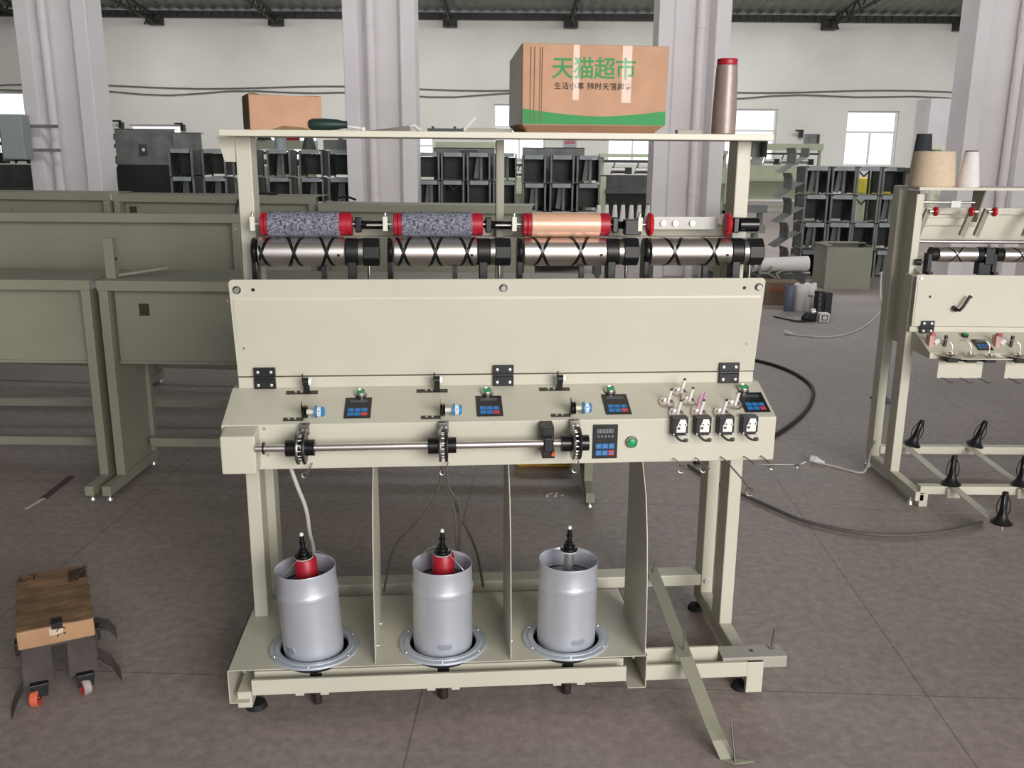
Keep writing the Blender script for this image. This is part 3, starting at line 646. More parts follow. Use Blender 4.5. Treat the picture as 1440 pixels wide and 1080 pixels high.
# spinning pots standing in the flanges
def pot(cx, lean, red, slot, label):
    t = thing('spinning_pot', label, 'pot', mloc(cx, PY, .135), MA); t.rotation_euler = Euler((0, lean, MA)); z = .135
    P = [(0, .1362), (.055, .1362), (.074, .1385), (.083, .146), (.0875, .160), (.0888, .18), (.0888, .344), (.0898, .349), (.0918, .357), (.0898, .365), (.0880, .371), (.0872, .42), (.0886, .426), (.0880, .429), (.0862, .427), (.0852, .42), (.0856, .33), (.083, .325), (.0, .325)]
    MB((0, 0, z)).lathe(P, seg=56).build('shell', ALU, t)
    MB((0, 0, z)).lathe([(.0855, .372), (.078, .374), (.077, .37), (.0855, .367)], seg=48).build('ring', STEELD, t)
    if slot is not None:
        m = MB((0, 0, z)); lo, hi = [], []
        for i in range(33):
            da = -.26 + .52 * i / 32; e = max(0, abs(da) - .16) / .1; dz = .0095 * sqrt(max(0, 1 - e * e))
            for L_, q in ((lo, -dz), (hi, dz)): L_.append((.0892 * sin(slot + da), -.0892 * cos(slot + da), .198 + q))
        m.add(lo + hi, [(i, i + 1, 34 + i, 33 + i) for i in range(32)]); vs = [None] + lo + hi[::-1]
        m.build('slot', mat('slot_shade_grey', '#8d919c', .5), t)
        m = MB((0, 0, z)); m.tube([(q[0] * 1.003, q[1] * 1.003, q[2]) for q in vs[1:]] + [(vs[1][0] * 1.003, vs[1][1] * 1.003, vs[1][2])], .0014, 6).build('slot_rim', ALU, t)
    if red: MB((0, 0, z)).lathe([(0, .32), (.033, .32), (.0335, .38), (.0325, .452), (.030, .456), (0, .456)], (.003, 0, 0), seg=32).build('red_bobbin', RED, t)
    else: MB((0, 0, z)).cyl((0, 0, .32), (0, 0, .455), .0155, seg=24).build('spindle_shaft', ZINC, t)
    MB((0, 0, z)).lathe([(0, .455), (.026, .455), (.027, .458), (.0, .4585)], seg=28).build('washer', WHITE, t)
    MB((0, 0, z)).lathe([(0, .4585), (.0255, .4585), (.026, .463), (.0252, .467), (.0168, .468), (.0165, .477), (.0122, .478), (.0120, .486), (.0078, .487), (.0074, .500), (.0100, .501), (.0100, .506), (.0070, .507), (.0062, .525), (0, .525)], seg=28).build('spindle', BLACKG, t)
    MB((0, 0, z)).lathe([(.0055, .525), (.006, .53), (.004, .534), (0, .535)], seg=16).build('spindle_tip', WHITE, t)
    if red:
        pts = [(-.012, -.02, .462), (-.05, -.045, .43), (-.066, -.05, .414)] if cx < -.1 else [(.018, -.02, .462), (.05, -.04, .435), (.066, -.046, .416)]
        pts2 = [(.014, .012, .467), (.045, .055, .447), (.07, .045, .42)] if cx < -.1 else [(-.014, .03, .467), (-.04, .06, .45), (-.07, .05, .42)]
        MB((0, 0, z)).tube(pts, .0014, 6, 1).build('wire', ZINC, t); MB((0, 0, z)).tube(pts2, .0012, 6, 1).build('wire', ZINC, t)
    else:
        MB((0, 0, z)).tube([(.012, -.012, .405), (.025, -.02, .40), (.032, -.012, .412)], .0013, 6, 1).build('wire', STEELD, t)
pot(PX[0], radians(-3.2), True, -.75, 'leftmost silver pot leaning slightly with a red bobbin inside')
pot(PX[1], radians(.2), True, .05, 'middle silver pot with a red bobbin inside between two dividers')
pot(PX[2], radians(.6), False, .28, 'rightmost silver pot with a bare white spindle and no bobbin')

# ------------------------------------------------------------------ things on the top shelf
ZS = 1.6655
t = thing('open_carton', 'small open kraft carton on the left end of the top shelf', 'box', mloc(-.437, 2.815, ZS), MA + radians(17))
m = MB()
for a in ((-.103, .099, -.05, -.046, .002, .094), (-.103, -.099, -.046, .12, .002, .096), (.096, .1, -.046, .12, .002, .092), (-.099, .096, .116, .12, .002, .094), (-.103, .1, -.05, .12, 0, .002)): m.box(*a)
m.build('carton_body', CARD, t)
MB().prism([(-.103, .094), (-.103, .099), (-.085, .099), (-.07, .0955), (.02, .094), (.09, .096), (.099, .094)], 'xz', -.05, -.047).build('torn_rim', CARDD, t)
MB().prism([(-.046, .002), (.118, .002), (.118, .097), (-.03, .098), (-.046, .094)], 'yz', -.1045, -.103).build('side_flap', CARDD, t)
MB().prism([(-.05, .0), (-.01, .012), (.04, .008), (.08, .0)], 'xz', -.0515, -.05).build('crease', CARDD, t)
t = thing('large_carton', 'large taped kraft carton with green lettering on the top shelf', 'box', mloc(.4555, 2.86, ZS), MA + radians(3.2))
w, d, h = .2145, .115, .243
m = MB().add([(-w + .02, -d + .035, 0), (w - .03, -d + .035, 0), (w - .01, d, 0), (-w + .015, d, 0), (-w, -d, .020), (w - .004, -d, .022), (w, d, .02), (-w - .006, d, .02), (-w, -d, h), (w, -d, h - .001), (w + .003, d, h), (-w - .005, d, h - .028)],
             [(3, 2, 1, 0), (0, 1, 5, 4), (1, 2, 6, 5), (2, 3, 7, 6), (3, 0, 4, 7), (4, 5, 9, 8), (5, 6, 10, 9), (6, 7, 11, 10), (7, 4, 8, 11), (8, 9, 10, 11)])
body = m.build('carton_body', CARD, t, .003)
m = MB(); n = 40; top = []
for i in range(n + 1):
    u = i / n; x = -w + .002 + (2 * w - .006) * u; zz = .024 + .022 + .030 * abs(u - .52) ** 1.7 * 2.0; top.append((x, zz))
vs = []
for x, zz in top: vs += [(x, -d - .0006, .0225), (x, -d - .0006, zz)]
m.add(vs, [(2 * i, 2 * i + 2, 2 * i + 3, 2 * i + 1) for i in range(n)]).build('green_wave_print', GREENP, t)
lettering('green_lettering', '天猫超市', .0635, GREENP, t, (-.006, -d - .0008, .174), (radians(90), 0, 0), .0002, spacing=.94, bold=.0008)
lettering('small_lettering', '生活小事 随时天猫超市', .0205, INK, t, (-.008, -d - .0008, .1275), (radians(90), 0, 0), .0002, spacing=1.17, bold=.0003)
for x0, x1, zb_ in ((-.068, -.050, .09), (.076, .104, .085)): MB().box(x0, x1, -d - .0012, -d - .001, zb_, h - .002).build('tape_strip', TAPE, t)
m = MB()
for x in (-.193, -.182, -.166, -.160): m.prism([(x, .03), (x + .002, .03), (x + .004, h - .01), (x + .001, h - .01)], 'xz', -d - .0009, -d - .0003)
m.build('crease', CARDD, t)
MB().prism([(w + .002, .155), (w + .045, .128), (w + .046, .132), (w + .003, .163)], 'xz', d - .03, d - .028).build('torn_flap', CARDD, t)
MB().add([(-w - .0012, -d, .022), (-w - .007, d, .022), (-w - .006, d, h - .029), (-w - .001, -d, h)], [(0, 1, 2, 3)]).build('side_tape', mat('grey_side_tape', '#a48f80', .3, var=.1), t)
t = thing('thread_cone', 'tall taupe thread spool with a red cap on the right end of the shelf', 'spool', mloc(.874, 2.84, ZS), MA)
MB().lathe([(0, 0), (.033, 0), (.0365, .004), (.0365, .06), (.0345, .11), (.0335, .16), (.031, .200), (.029, .202), (0, .202)], seg=40).build('thread', TAUPE, t)
MB().lathe([(.029, .200), (.030, .202), (.0305, .216), (.029, .219), (.02, .219), (.019, .21), (0, .21)], seg=36).build('red_cap', RED, t)
t = thing('hand_tool', 'dark green tool grip lying beside the small open carton', 'tool', mloc(-.31, 2.79, ZS), MA)
MB().lathe([(0, -.055), (.012, -.055), (.0165, -.045), (.0170, -.01), (.0145, .025), (.0105, .045), (.0105, .055), (0, .056)], (0, 0, .017), (1, 0, 0), 24).build('grip', GRIPG, t)
MB().cyl((.055, 0, .012), (.105, 0, .006), .003, seg=10).lathe([(0, 0), (.008, .001), (.006, .01), (0, .012)], (.1, 0, 0), seg=12).build('shank', WHITE, t)
t = thing('metal_wedge', 'thin dark wedge with a curled grey end lying on the shelf', 'tool', mloc(-.13, 2.80, ZS), MA)
MB().prism([(-.075, 0), (.055, 0), (.058, .012), (.05, .016), (-.01, .008)], 'xz', -.012, .012).build('blade', STEELD, t)
MB().tube([(.05, 0, .01), (.066, 0, .020), (.078, 0, .008), (.09, 0, .004)], .006, 10, 2).build('curled_end', CABLEW, t)
t = thing('black_rail', 'short black bar with two studs and a bent strip on the shelf', 'bar', mloc(.03, 2.80, ZS), MA)
MB().box(-.054, .048, -.01, .01, 0, .0095).build('bar', BLACK, t)
MB().cyl((-.038, 0, .0095), (-.038, 0, .0155), .004, seg=12).cyl((.026, 0, .0095), (.026, 0, .0155), .004, seg=12).build('stud', BLACK, t)
MB().strip([(.050, 0, .006), (.072, 0, .030), (.086, 0, .044)], (0, .02, 0), (.004, 0, -.005)).build('bent_strip', CABLEW, t)
tag(MB().box(-.075, .075, -.012, .03, 0, .012).build('flat_plate', PAINTD, None, .001), 'grey green flat plate lying left of the large carton', 'plate')
o = bpy.data.objects['flat_plate']; o.location = mloc(.152, 2.82, ZS); o.rotation_euler.z = MA
tag(MB().box(-.037, .037, -.015, .015, 0, .012).build('dark_block', PAINTD, None, .001), 'small grey block lying left of the tall thread spool', 'block')
o = bpy.data.objects['dark_block']; o.location = mloc(.755, 2.80, ZS); o.rotation_euler.z = MA

# ------------------------------------------------------------------ unfinished base frames behind
def frame(name, label, loc, rz, L, ztop=1.025, dep=.58, table=.42, panel=(.63, .985), front_leg=True, plates=(True, True), hole=None, cat='frame', low=True):
    t = thing(name, label, cat, loc, rz, None)
    for k, x in enumerate((0, L - .042)):
        MB().box(x, x + .042, 0, dep, .028, .075).build('base_tube', PAINTD, t, .003)
        MB().box(x, x + .042, .165, .205, .075, ztop - .045).build('leg', PAINTD, t, .003)
        MB().box(x, x + .042, dep - .04, dep, .075, ztop - .045).build('leg', PAINTD, t, .003)
        if plates[k]: MB().box(x + .018, x + .024, .2, dep - .03, .075, ztop - .05).build('side_plate', PAINTD, t)
        for y in (.03, dep - .03): MB().cyl((x + .021, y, 0), (x + .021, y, .012), .016, .013, 14).cyl((x + .021, y, .01), (x + .021, y, .03), .006, seg=10).build('foot', ZINC, t)
        MB().cyl((x + .021, .165, ztop - .075), (x + .021, .160, ztop - .075), .006, seg=10).build('bolt', ZINC, t)
    MB().box(-.004, L + .004, .16, .175, ztop - .047, ztop).build('rail', PAINTD, t, .002)
    MB().box(-.004, L + .004, .175, .175 + table, ztop - .004, ztop).build('top_sheet', PAINTD, t)
    m = MB().box(.044, L - .044, .235, .239, panel[0], panel[1]).box(.044, L - .044, .225, .239, panel[0] - .012, panel[0])
    p = m.build('panel', PAINTD, t)
    if hole: MB().box(hole[0], hole[0] + .048, .2335, .235, hole[1], hole[1] + .058).build('cutout', mat('dark_opening', '#3c3b30', .8), p)
    m = MB()
    for i in range(3): m.cyl((L * (.25 + .22 * i), .235, panel[1] - .06 - .03 * (i % 2)), (L * (.25 + .22 * i), .231, panel[1] - .06 - .03 * (i % 2)), .006, seg=8)
    m.build('rivets', ZINC, p)
    if low: MB().box(.042, L - .042, dep - .1, dep - .05, .12, .165).build('crossbar', PAINTD, t, .002)
    return t
FR = radians(-1.0)
frame('machine_frame', 'empty olive base frame cut off by the left edge of the picture', (-4.25, 4.10, 0), FR, 2.285)
frame('machine_frame', 'empty olive base frame with a square cutout directly left of the main machine', (-1.925, 4.06, 0), FR, 2.315, hole=(.155, .85))
bz = 1.025
t = thing('short_post', 'short upright steel post standing on the seam of the two left frames', 'post', (-1.885, 4.29, bz))
MB().box(-.022, .022, 0, .05, 0, .185).build('tube', PAINTD, t, .002); MB().box(-.026, .026, -.003, .054, .185, .189).build('cap', PAINTD, t)
MB().cyl((.022, .025, .09), (.0235, .025, .09), .008, seg=12).build('side_hole', BLACK, t)
tag(MB().box(-.14, .14, -.016, .016, 0, .012).build('flat_bar', PAINTD, None), 'flat steel bar lying at an angle beside the short post', 'bar')
o = bpy.data.objects['flat_bar']; o.location = (-1.80, 4.40, bz + .013); o.rotation_euler = (0, radians(-5), radians(38))
frame('machine_frame', 'long olive frame with a raised back rail behind the two left frames', (-4.7, 4.78, 0), radians(0), 3.24, ztop=1.285, dep=.62, table=.06, panel=(.93, 1.235), plates=(True, True))
R3 = radians(-5)
frame('machine_frame', 'olive frame in the rear row below the far left column', (-4.9, 6.05, 0), R3, 2.29, ztop=1.345, table=.3, panel=(.9, 1.295))
frame('machine_frame', 'olive frame in the rear row with a loose black cable over its rail', (-2.597, 5.86, 0), R3, 1.33, ztop=1.338, table=.3, panel=(.9, 1.285), hole=(.07, 1.2))
frame('machine_frame', 'olive frame in the rear row behind the middle post of the main machine', (-1.23, 5.66, 0), R3, 1.33, ztop=1.298, table=.3, panel=(.86, 1.25))
tag(MB().tube([(-1.50, 5.93, 1.352), (-1.60, 5.90, 1.356), (-1.70, 5.925, 1.352), (-1.74, 5.91, 1.32), (-1.76, 5.90, 1.22)], .008, 8, 2).build('loose_cable', BLACK), 'loose black cable draped over a rear frame left of the main machine', 'cable')
tag(MB().tube([(-.98, 5.80, 1.325), (-1.05, 5.86, 1.345), (-1.12, 5.86, 1.325)], .007, 8, 2).build('loose_cable', BLACK), 'short black cable lying on the rear frame behind the left bobbins', 'cable')

# ------------------------------------------------------------------ second machine at the right edge
t = thing('winding_machine', 'smaller ivory winding machine with cones on its shelf at right edge', 'machine', (1.9, 4.3, 0), 0)
O2 = (1.9, 4.3, 0); B = lambda: MB(O2)
X2 = 3.55
for x in (1.905, X2 - .045):
    B().box(x, x + .042, 4.07, 4.69, .03, .075).build('base_tube', PAINTR, t, .003)
    B().box(x - .005, x + .040, 4.36, 4.45, .075, 1.06).build('leg', PAINTR, t, .003)
    B().box(x - .005, x + .038, 4.61, 4.69, .075, 1.47).build('leg', PAINTR, t, .003)
    B().prism([(4.16, .70), (4.16, .727), (4.33, .795), (4.345, 1.06), (4.44, 1.09), (4.47, 1.45), (4.615, 1.45), (4.615, .70)], 'yz', x + .036, x + .039).build('end_plate', PAINTR, t)
    for y in (4.12, 4.66): B().cyl((x + .0, y, 0), (x + .0, y, .014), .018, .014, 16).cyl((x, y, .012), (x, y, .034), .007, seg=10).cyl((x, y, .02), (x + .02, y, .034), .006, seg=8).build('foot', ZINC, t)
B().box(1.925, X2, 4.07, 4.115, .064, .104).build('beam', PAINTR, t, .002)
B().box(1.925, 1.965, 4.07, 4.11, .002, .064).build('beam_foot', PAINTR, t, .002)
B().box(1.94, X2, 4.60, 4.645, .09, .13).build('beam', PAINTR, t, .002)
B().box(1.905, X2, 4.40, 4.62, 1.455, 1.469).build('cone_shelf', PAINTR, t, .001)
B().prism([(4.15, .70), (4.15, .727), (4.33, .795), (4.45, .795), (4.45, .70)], 'yz', 1.93, X2).build('console', PAINTR, t, .002)
B().box(1.902, X2, 4.33, 4.336, .793, .818).build('splash_strip', PAINTR, t)
cp = B().box(1.904, X2, 4.318, 4.325, .822, 1.068).build('cover_panel', PAINTR, t, .002)
B().box(1.912, X2, 4.3155, 4.318, .83, 1.035).build('pressed_step', PAINTR, cp)
B().cyl((1.925, 4.318, 1.052), (1.925, 4.312, 1.052), .007, seg=12).build('bolt', ZINC, cp)
for x in (1.975, 2.17, 2.46): B().cyl((x, 4.3155, .965), (x, 4.315, .965), .0065, seg=12).build('hole', BLACK, cp)
B().tube([(2.092, 4.314, .914), (2.092, 4.285, .908), (2.108, 4.275, .906), (2.15, 4.285, .975)], .0075, 10, 1).build('crank_handle', BLACK, cp)
B().cyl((2.092, 4.316, .914), (2.092, 4.29, .908), .011, seg=14).build('crank_boss', BLACK, cp)
for x in (1.978, 2.75):
    h = B().box(x - .032, x + .032, 4.31, 4.33, .79, .817).box(x - .032, x + .032, 4.31, 4.318, .823, .85).cyl((x - .036, 4.312, .82), (x + .03, 4.312, .82), .007, seg=10).build('hinge', BLACK, t, .001)
    for (dx, z) in ((-.018, .802), (.018, .802), (-.018, .838), (.018, .838)): B().cyl((x + dx, 4.31, z), (x + dx, 4.307, z), .006, seg=10).build('screw', ZINC, h)
def yarn_bracket(x):
    b = B().box(x, x + .205, 4.128, 4.132, .615, .70).box(x, x + .21, 4.08, 4.15, .700, .703).prism([(x - .02, 4.15), (x + .06, 4.04), (x + .29, 4.04), (x + .21, 4.15)], 'xy', .722, .725).build('yarn_bracket', PAINTR, t)
    for dx in (.04, .125, .21):
        B().lathe([(.0, .0), (.022, .001), (.024, .007), (.018, .011), (.012, .011), (.012, .018), (0, .019)], (x + dx, 4.10 - .02 * (dx > .2), .726), seg=20).build('tension_disc', CHROME, b)
        B().tube([(x + dx, 4.10, .745), (x + dx + .003, 4.10, .775), (x + dx - .02, 4.115, .80), (x + dx - .045, 4.13, .79)], .002, 6, 2).build('yarn_arm', ZINC, b)
        B().box(x + dx - .03, x + dx + .015, 4.06, 4.10, .703, .720).build('black_base', BLACK, b)
        B().tube([(x + dx - .02, 4.13, .617), (x + dx, 4.10, .608), (x + dx + .01, 4.09, .60), (x + dx + .022, 4.09, .606)], .002, 6, 1).build('wire_hook', STEELD, b)
    B().box(x - .02, x + .0, 4.20, 4.24, .745, .80).build('pink_guide', mat('pale_pink_plastic', '#d9aaa2', .5), b)
    B().cyl((x - .004, 4.225, .80), (x - .004, 4.20, .805), .011, seg=14).build('red_eyelet', RED, b)
    B().cyl((x + .055, 4.21, .745), (x + .06, 4.21, .80), .008, seg=12).build('guide_rod', STEELD, b)
    B().cyl((x + .015, 4.23, .76), (x + .035, 4.23, .775), .014, seg=14).build('white_roller', WHITE, b)
for x in (1.965, 2.275, 2.585): yarn_bracket(x)
for x in (2.20, 2.86):
    T = Matrix(((1, 0, 0, x), (0, .935, -.353, 4.175), (0, .353, .935, .7375), (0, 0, 0, 1)))
    k = B().box(-.035, .035, 0, .09, 0, .003, T).build('keypad', PANELK, t)
    B().box(-.022, .022, .062, .078, .003, .0035, T).build('display', LCD, k)
    for j in range(2):
        for i in range(3): B().box(-.026 + i * .019, -.012 + i * .019, .012 + j * .02, .026 + j * .02, .003, .004, T).build('key', KEYB if (i, j) != (2, 0) else KEYR, k)
    b = B().lathe([(0, .01), (.0165, .01), (.0165, 0)], T @ Vector((-.05, .125, 0)), (0, -.353, .935), 20).build('push_button', STEELD, t)
    B().lathe([(0, .014), (.011, .0135), (.011, .009)], T @ Vector((-.05, .125, 0)), (0, -.353, .935), 20).build('green_cap', GREENB, b)
# drums, rods and arms above the panel
for xa, xb in ((2.032, 2.215), (2.342, 2.525), (2.652, 2.835), (2.962, 3.145)):
    m = B().lathe([(0, 0), (.036, 0), (.036, xb - xa), (0, xb - xa)], (xa, 4.42, 1.155), (1, 0, 0), 40); m.mi = 1
    for d in (1, -1): m.helix(xa + .003, xb - .003, .0366, .008, 1.0, .4 * d, d, 60, (0, 4.42, 1.155))
    m.build('winding_drum', [CHROME, BLACKG], t, recalc=False)
    b = B().lathe([(0, 0), (.035, 0), (.032, .028), (0, .03)], (xa - .034, 4.42, 1.155), (1, 0, 0), 24).box(xa - .052, xa - .034, 4.39, 4.44, 1.06, 1.16).box(xa-.052, xa-.03, 4.37, 4.41, 1.065, 1.075).build('drum_bearing', BLACK, t)
    b = B().lathe([(0, 0), (.038, 0), (.034, .03), (0, .03)], (xb + .003, 4.42, 1.155), (1, 0, 0), 24).box(xb + .034, xb + .08, 4.385, 4.455, 1.11, 1.19).box(xb + .01, xb + .07, 4.39, 4.44, 1.06, 1.12).build('motor', BLACK, t, .003)
    B().cyl((xb + .03, 4.384, 1.15), (xb + .034, 4.384, 1.16), .004, seg=8).build('motor_screw', ZINC, b)
B().box(1.95, X2, 4.62, 4.64, 1.2, 1.33).box(1.95, X2, 4.60, 4.64, 1.335, 1.365).box(1.95, 2.3, 4.59, 4.62, 1.28, 1.315).build('plate', PAINTR, t)
B().cyl((1.95, 4.5, 1.208), (X2, 4.5, 1.208), .009, seg=14).build('rod', CHROME, t)
rd = B().cyl((1.95, 4.5, 1.396), (2.22, 4.5, 1.396), .006, seg=12).build('rod', CHROME, t)
B().box(2.105, 2.15, 4.49, 4.51, 1.372, 1.402).build('rod_clip', WHITE, rd)
B().box(1.915, 1.95, 4.44, 4.46, 1.03, 1.435).build('ivory_upright', PAINTR, t, .002)
B().prism([(4.48, 1.455), (4.60, 1.455), (4.60, 1.30), (4.54, 1.30)], 'yz', 2.255, 2.262).build('shelf_gusset', PAINTD, t)
for xk, dx in ((2.012, -.06), (2.225, -.06), (2.295, -.06), (2.53, -.06), (2.62, -.06)):
    a = B().strip([(xk + dx, 4.47, 1.235), (xk - .008, 4.5, 1.352), (xk - .005, 4.5, 1.36)], (.022, 0, -.008), (0, .02, .004)).build('cradle_arm', PAINTD, t)
    B().cyl((xk - .008, 4.489, 1.353), (xk + .012, 4.489, 1.353), .0085, seg=12).build('arm_pin', ZINC, a)
    s_ = -1 if abs(xk - 2.225) < .01 else 1
    xo = xk + .012 if s_ > 0 else xk - .012
    B().lathe([(0, -.004), (.014, -.003), (.0225, .004), (.0225, .014), (.014, .02), (0, .021)], (xo, 4.489, 1.353), (s_, 0, 0), 24).build('red_knob', REDB, a)
B().cyl((1.955, 4.42, 1.116), (1.99, 4.42, 1.116), .003, seg=8).cyl((1.935, 4.42, 1.116), (1.958, 4.42, 1.116), .016, seg=16).build('black_wheel', BLACK, t)
# creel bars with black yarn spindles
for x in (2.075, 2.405, 2.735, 3.065):
    am = B().strip([(x, 4.64, .1305), (x, 4.10, .1055), (x + .01, 3.75, .085), (x + .035, 3.68, .075)], (.04, 0, 0), (0, 0, .003)).build('creel_bar', PAINTR, t)
    B().box(x - .03, x + .03, 4.05, 4.07, .055, .10).build('bar_clamp', PAINTR, am)
    for (px, py, pz, lean) in ((x + .035, 4.62, .136, .25), (x, 4.09, .109, 0), (x + .035, 3.69, .079, 0)):
        o = Vector((px, py, pz)); ax = Vector((lean, -.12 * (lean > 0), 1)).normalized()
        sp_ = B().lathe([(0, 0), (.044, 0), (.045, .004), (.030, .018), (.020, .035), (.0155, .05), (.013, .10), (.0135, .13), (.012, .142), (0, .145)], o, ax, 28).build('yarn_spindle', BLACK, am)
        q = ax.orthogonal().normalized(); m = B()
        for k in range(4):
            qq = Matrix.Rotation(k * pi / 2 + .3, 3, ax) @ q
            m.tube([o + ax * .035 + qq * .018, o + ax * .065 + qq * .027, o + ax * .095 + qq * .024, o + ax * .125 + qq * .012], .0022, 6, 2)
        m.build('spring_wire', BLACKG, sp_)
    B().cyl((x + .04, 3.69, .045), (x + .04, 3.69, .075), .007, seg=10).build('bolt', ZINC, am)
t = thing('yarn_cone', 'large beige yarn cone on the shelf of the right machine', 'cone', (2.005, 4.508, 1.469))
MB().lathe([(.03, 0), (.100, 0), (.1045, .006), (.0925, .158), (.088, .164), (.035, .166), (.03, .15), (.028, .02)], seg=48).build('yarn', BEIGEY, t)
MB().lathe([(.027, .01), (.027, .172), (.024, .172), (.024, .01)], seg=28).build('core_tube', mat('green_core_tube', '#5e7a5a', .5), t)
t = thing('yarn_cone', 'slim white yarn cone right of the large beige cone', 'cone', (2.163, 4.47, 1.469))
MB().lathe([(.01, 0), (.048, 0), (.0505, .005), (.032, .158), (.029, .163), (.01, .163)], seg=40).build('yarn', WHITEY, t)
MB().lathe([(.025, .162), (.029, .163), (.027, .169), (.02, .169), (.018, .15)], seg=24).build('core_tube', CARDD, t)

# white and black cables on the floor
def cable(name, pts, r, m, label, plug=None):
    t = thing(name, label, 'cable', (pts[0][0], pts[0][1], 0)); o = (pts[0][0], pts[0][1], 0)
    MB(o).tube(pts, r, 8, 3).build('cord', m, t)
    if plug:
        d = (Vector(pts[1]) - Vector(pts[0])).normalized(); p = Vector(pts[0])
        b = MB(o).cyl(p - d * .03 + Vector((0, 0, .014)), p + d * .0 + Vector((0, 0, .014)), .019, .019, 16).cyl(p + Vector((0, 0, .012)), p + d * .045 + Vector((0, 0, .008)), .017, .006, 14).build('plug', WHITE, t)
        MB(o).cyl(p - d * .03 + Vector((0, 0, .014)), p - d * .033 + Vector((0, 0, .014)), .013, seg=14).build('plug_face', CABLEG, t)
cable('power_cable', [(.94, 4.62, .012), (1.02, 4.36, .012), (1.124, 4.184, .012), (1.229, 4.002, .012), (1.315, 3.851, .012), (1.496, 3.734, .012), (1.637, 3.698, .012), (1.834, 3.725, .012), (1.985, 3.78, .012), (2.08, 3.83, .012), (2.12, 3.86, .012)], .0085, CABLEG, 'thick dark cable curving over the floor from the main to the right machine')
cable('power_cable', [(1.7, 7.6, .012), (1.96, 7.228, .012), (2.072, 7.052, .012), (2.15, 6.786, .012), (2.16, 6.452, .012), (2.11, 6.2, .012), (1.978, 5.863, .012), (1.843, 5.603, .012), (1.692, 5.363, .012), (1.5, 5.1, .012), (1.2, 4.8, .012), (.98, 4.66, .012)], .0125, mat('black_cable', '#262322', .6), 'thick black cable looping out behind the right end of the main machine')
cable('white_cable', [(2.559, 8.384, .008), (2.674, 8.285, .008), (2.883, 8.225, .008), (3.142, 8.407, .008), (3.493, 8.901, .008), (3.902, 9.633, .008), (4.15, 10.2, .008), (4.35, 10.8, .03), (4.5, 11.2, .25)], .008, CABLEW, 'long white cable with a round plug on the floor beyond the machines', True)
cable('white_cable', [(1.644, 4.701, .006), (1.710, 4.644, .006), (1.777, 4.566, .006), (1.831, 4.52, .006), (1.87, 4.57, .03), (1.885, 4.59, .10), (1.91, 4.6, .16)], .0055, CABLEW, 'short white cable with a plug hanging from the right machine', True)
t = thing('yellow_package', 'yellow wrapped package on the floor behind the main machine', 'package', (.16, 4.75, 0), 0)
MB().box(-.14, .16, -.16, .2, 0, .10).build('wrapped_body', YELLOW, t, .02)
MB().box(-.06, .12, -.163, -.16, .02, .085).build('dark_label', CARDD, t)
m = MB()
for i in range(4): m.box(-.05, .1 - .02 * (i % 2), -.1645, -.163, .03 + i * .014, .036 + i * .014)
m.build('label_lines', YELLOW, t); MB().lathe([(0, .03), (.02, .02), (.03, 0)], (-.13, -.15, .05), (-.7, -.7, .1), 10).build('twisted_corner', YELLOW, t)
m = MB()
for i in range(9): a = random.random() * 3; x, y = random.uniform(-.05, .05), random.uniform(-.02, .02); m.box(x, x + .014, y, y + .008, 0, .003, Matrix.Rotation(a * .2, 4, 'Z'))
o = m.build('paper_scraps', CABLEW); o.location = (.205, 4.19, 0); tag(o, 'scattered pale paper scraps on the floor behind the middle pot', 'scraps', kind='stuff')

# ------------------------------------------------------------------ little wheeled trolley with a carton on it
TR = (-1.418, 2.60, 0); trz = radians(27)
t = thing('wheeled_trolley', 'small dark two-legged trolley with orange wheels in the left foreground', 'trolley', TR, trz)
for k, (x, y) in enumerate(((-.062, -.19), (.062, -.19))):
    w = .046
    l = MB().add([(x - w, y + .03, .062), (x + w, y + .03, .068), (x + w - .003, y + .115, .165), (x - w + .004, y + .115, .165), (x - w + .006, y + .07, .052), (x + w - .006, y + .07, .056), (x + w - .008, y + .15, .155), (x - w + .01, y + .15, .155)],
                 [(0, 1, 2, 3), (7, 6, 5, 4), (0, 4, 5, 1), (1, 5, 6, 2), (2, 6, 7, 3), (3, 7, 4, 0)]).build('leg', SHIRT, t, .006)
    MB().prism([(x - .022, .03), (x + .022, .03), (x + .026, .07), (x - .024, .07)], 'xz', y + .012, y + .05).build('fork', BLACK, t, .002)
    ax = Vector((1, -.35 + .7 * k, 0)).normalized(); c = Vector((x - .012 + .01 * k, y + .022, .027))
    wl = MB().lathe([(.016, -.011), (.024, -.0115), (.0268, -.008), (.0268, .008), (.024, .0115), (.016, .011)], c, ax, 28).build('wheel', GREYW if k else ORANGE, t)
    MB().lathe([(.0, .0105), (.0175, .0115), (.02, .012), (.024, .0117)], c, ax, 24).lathe([(.0, -.0105), (.0175, -.0115), (.02, -.012), (.024, -.0117)], c, ax, 24).build('wheel_side', mat('red_wheel_side', '#cf4a3c', .5), wl)
    MB().lathe([(0, .014), (.008, .013), (.009, .009)], c, ax, 14).build('hub', STEELD, wl)
for pts, wv in (([(.10, -.12, .10), (.135, -.13, .07), (.16, -.15, .025)], (0, .05, .02)), ([(.105, .05, .12), (.145, .05, .10), (.165, .035, .075)], (0, .045, .02)), ([(-.105, -.17, .075), (-.125, -.185, .045), (-.14, -.2, .012)], (0, .04, .02))):
    MB().strip(pts, wv, (.003, 0, .003)).build('side_flap', SHIRT, t)
MB().box(-.10, .10, -.10, .22, .145, .158).build('deck', SHIRT, t, .003)
for x in (-.112, .104): MB().box(x + (.004 if x > 0 else -.004), x + (.014 if x > 0 else .006), -.10, -.06, .135, .175).build('buckle', BLACK, t, .002)
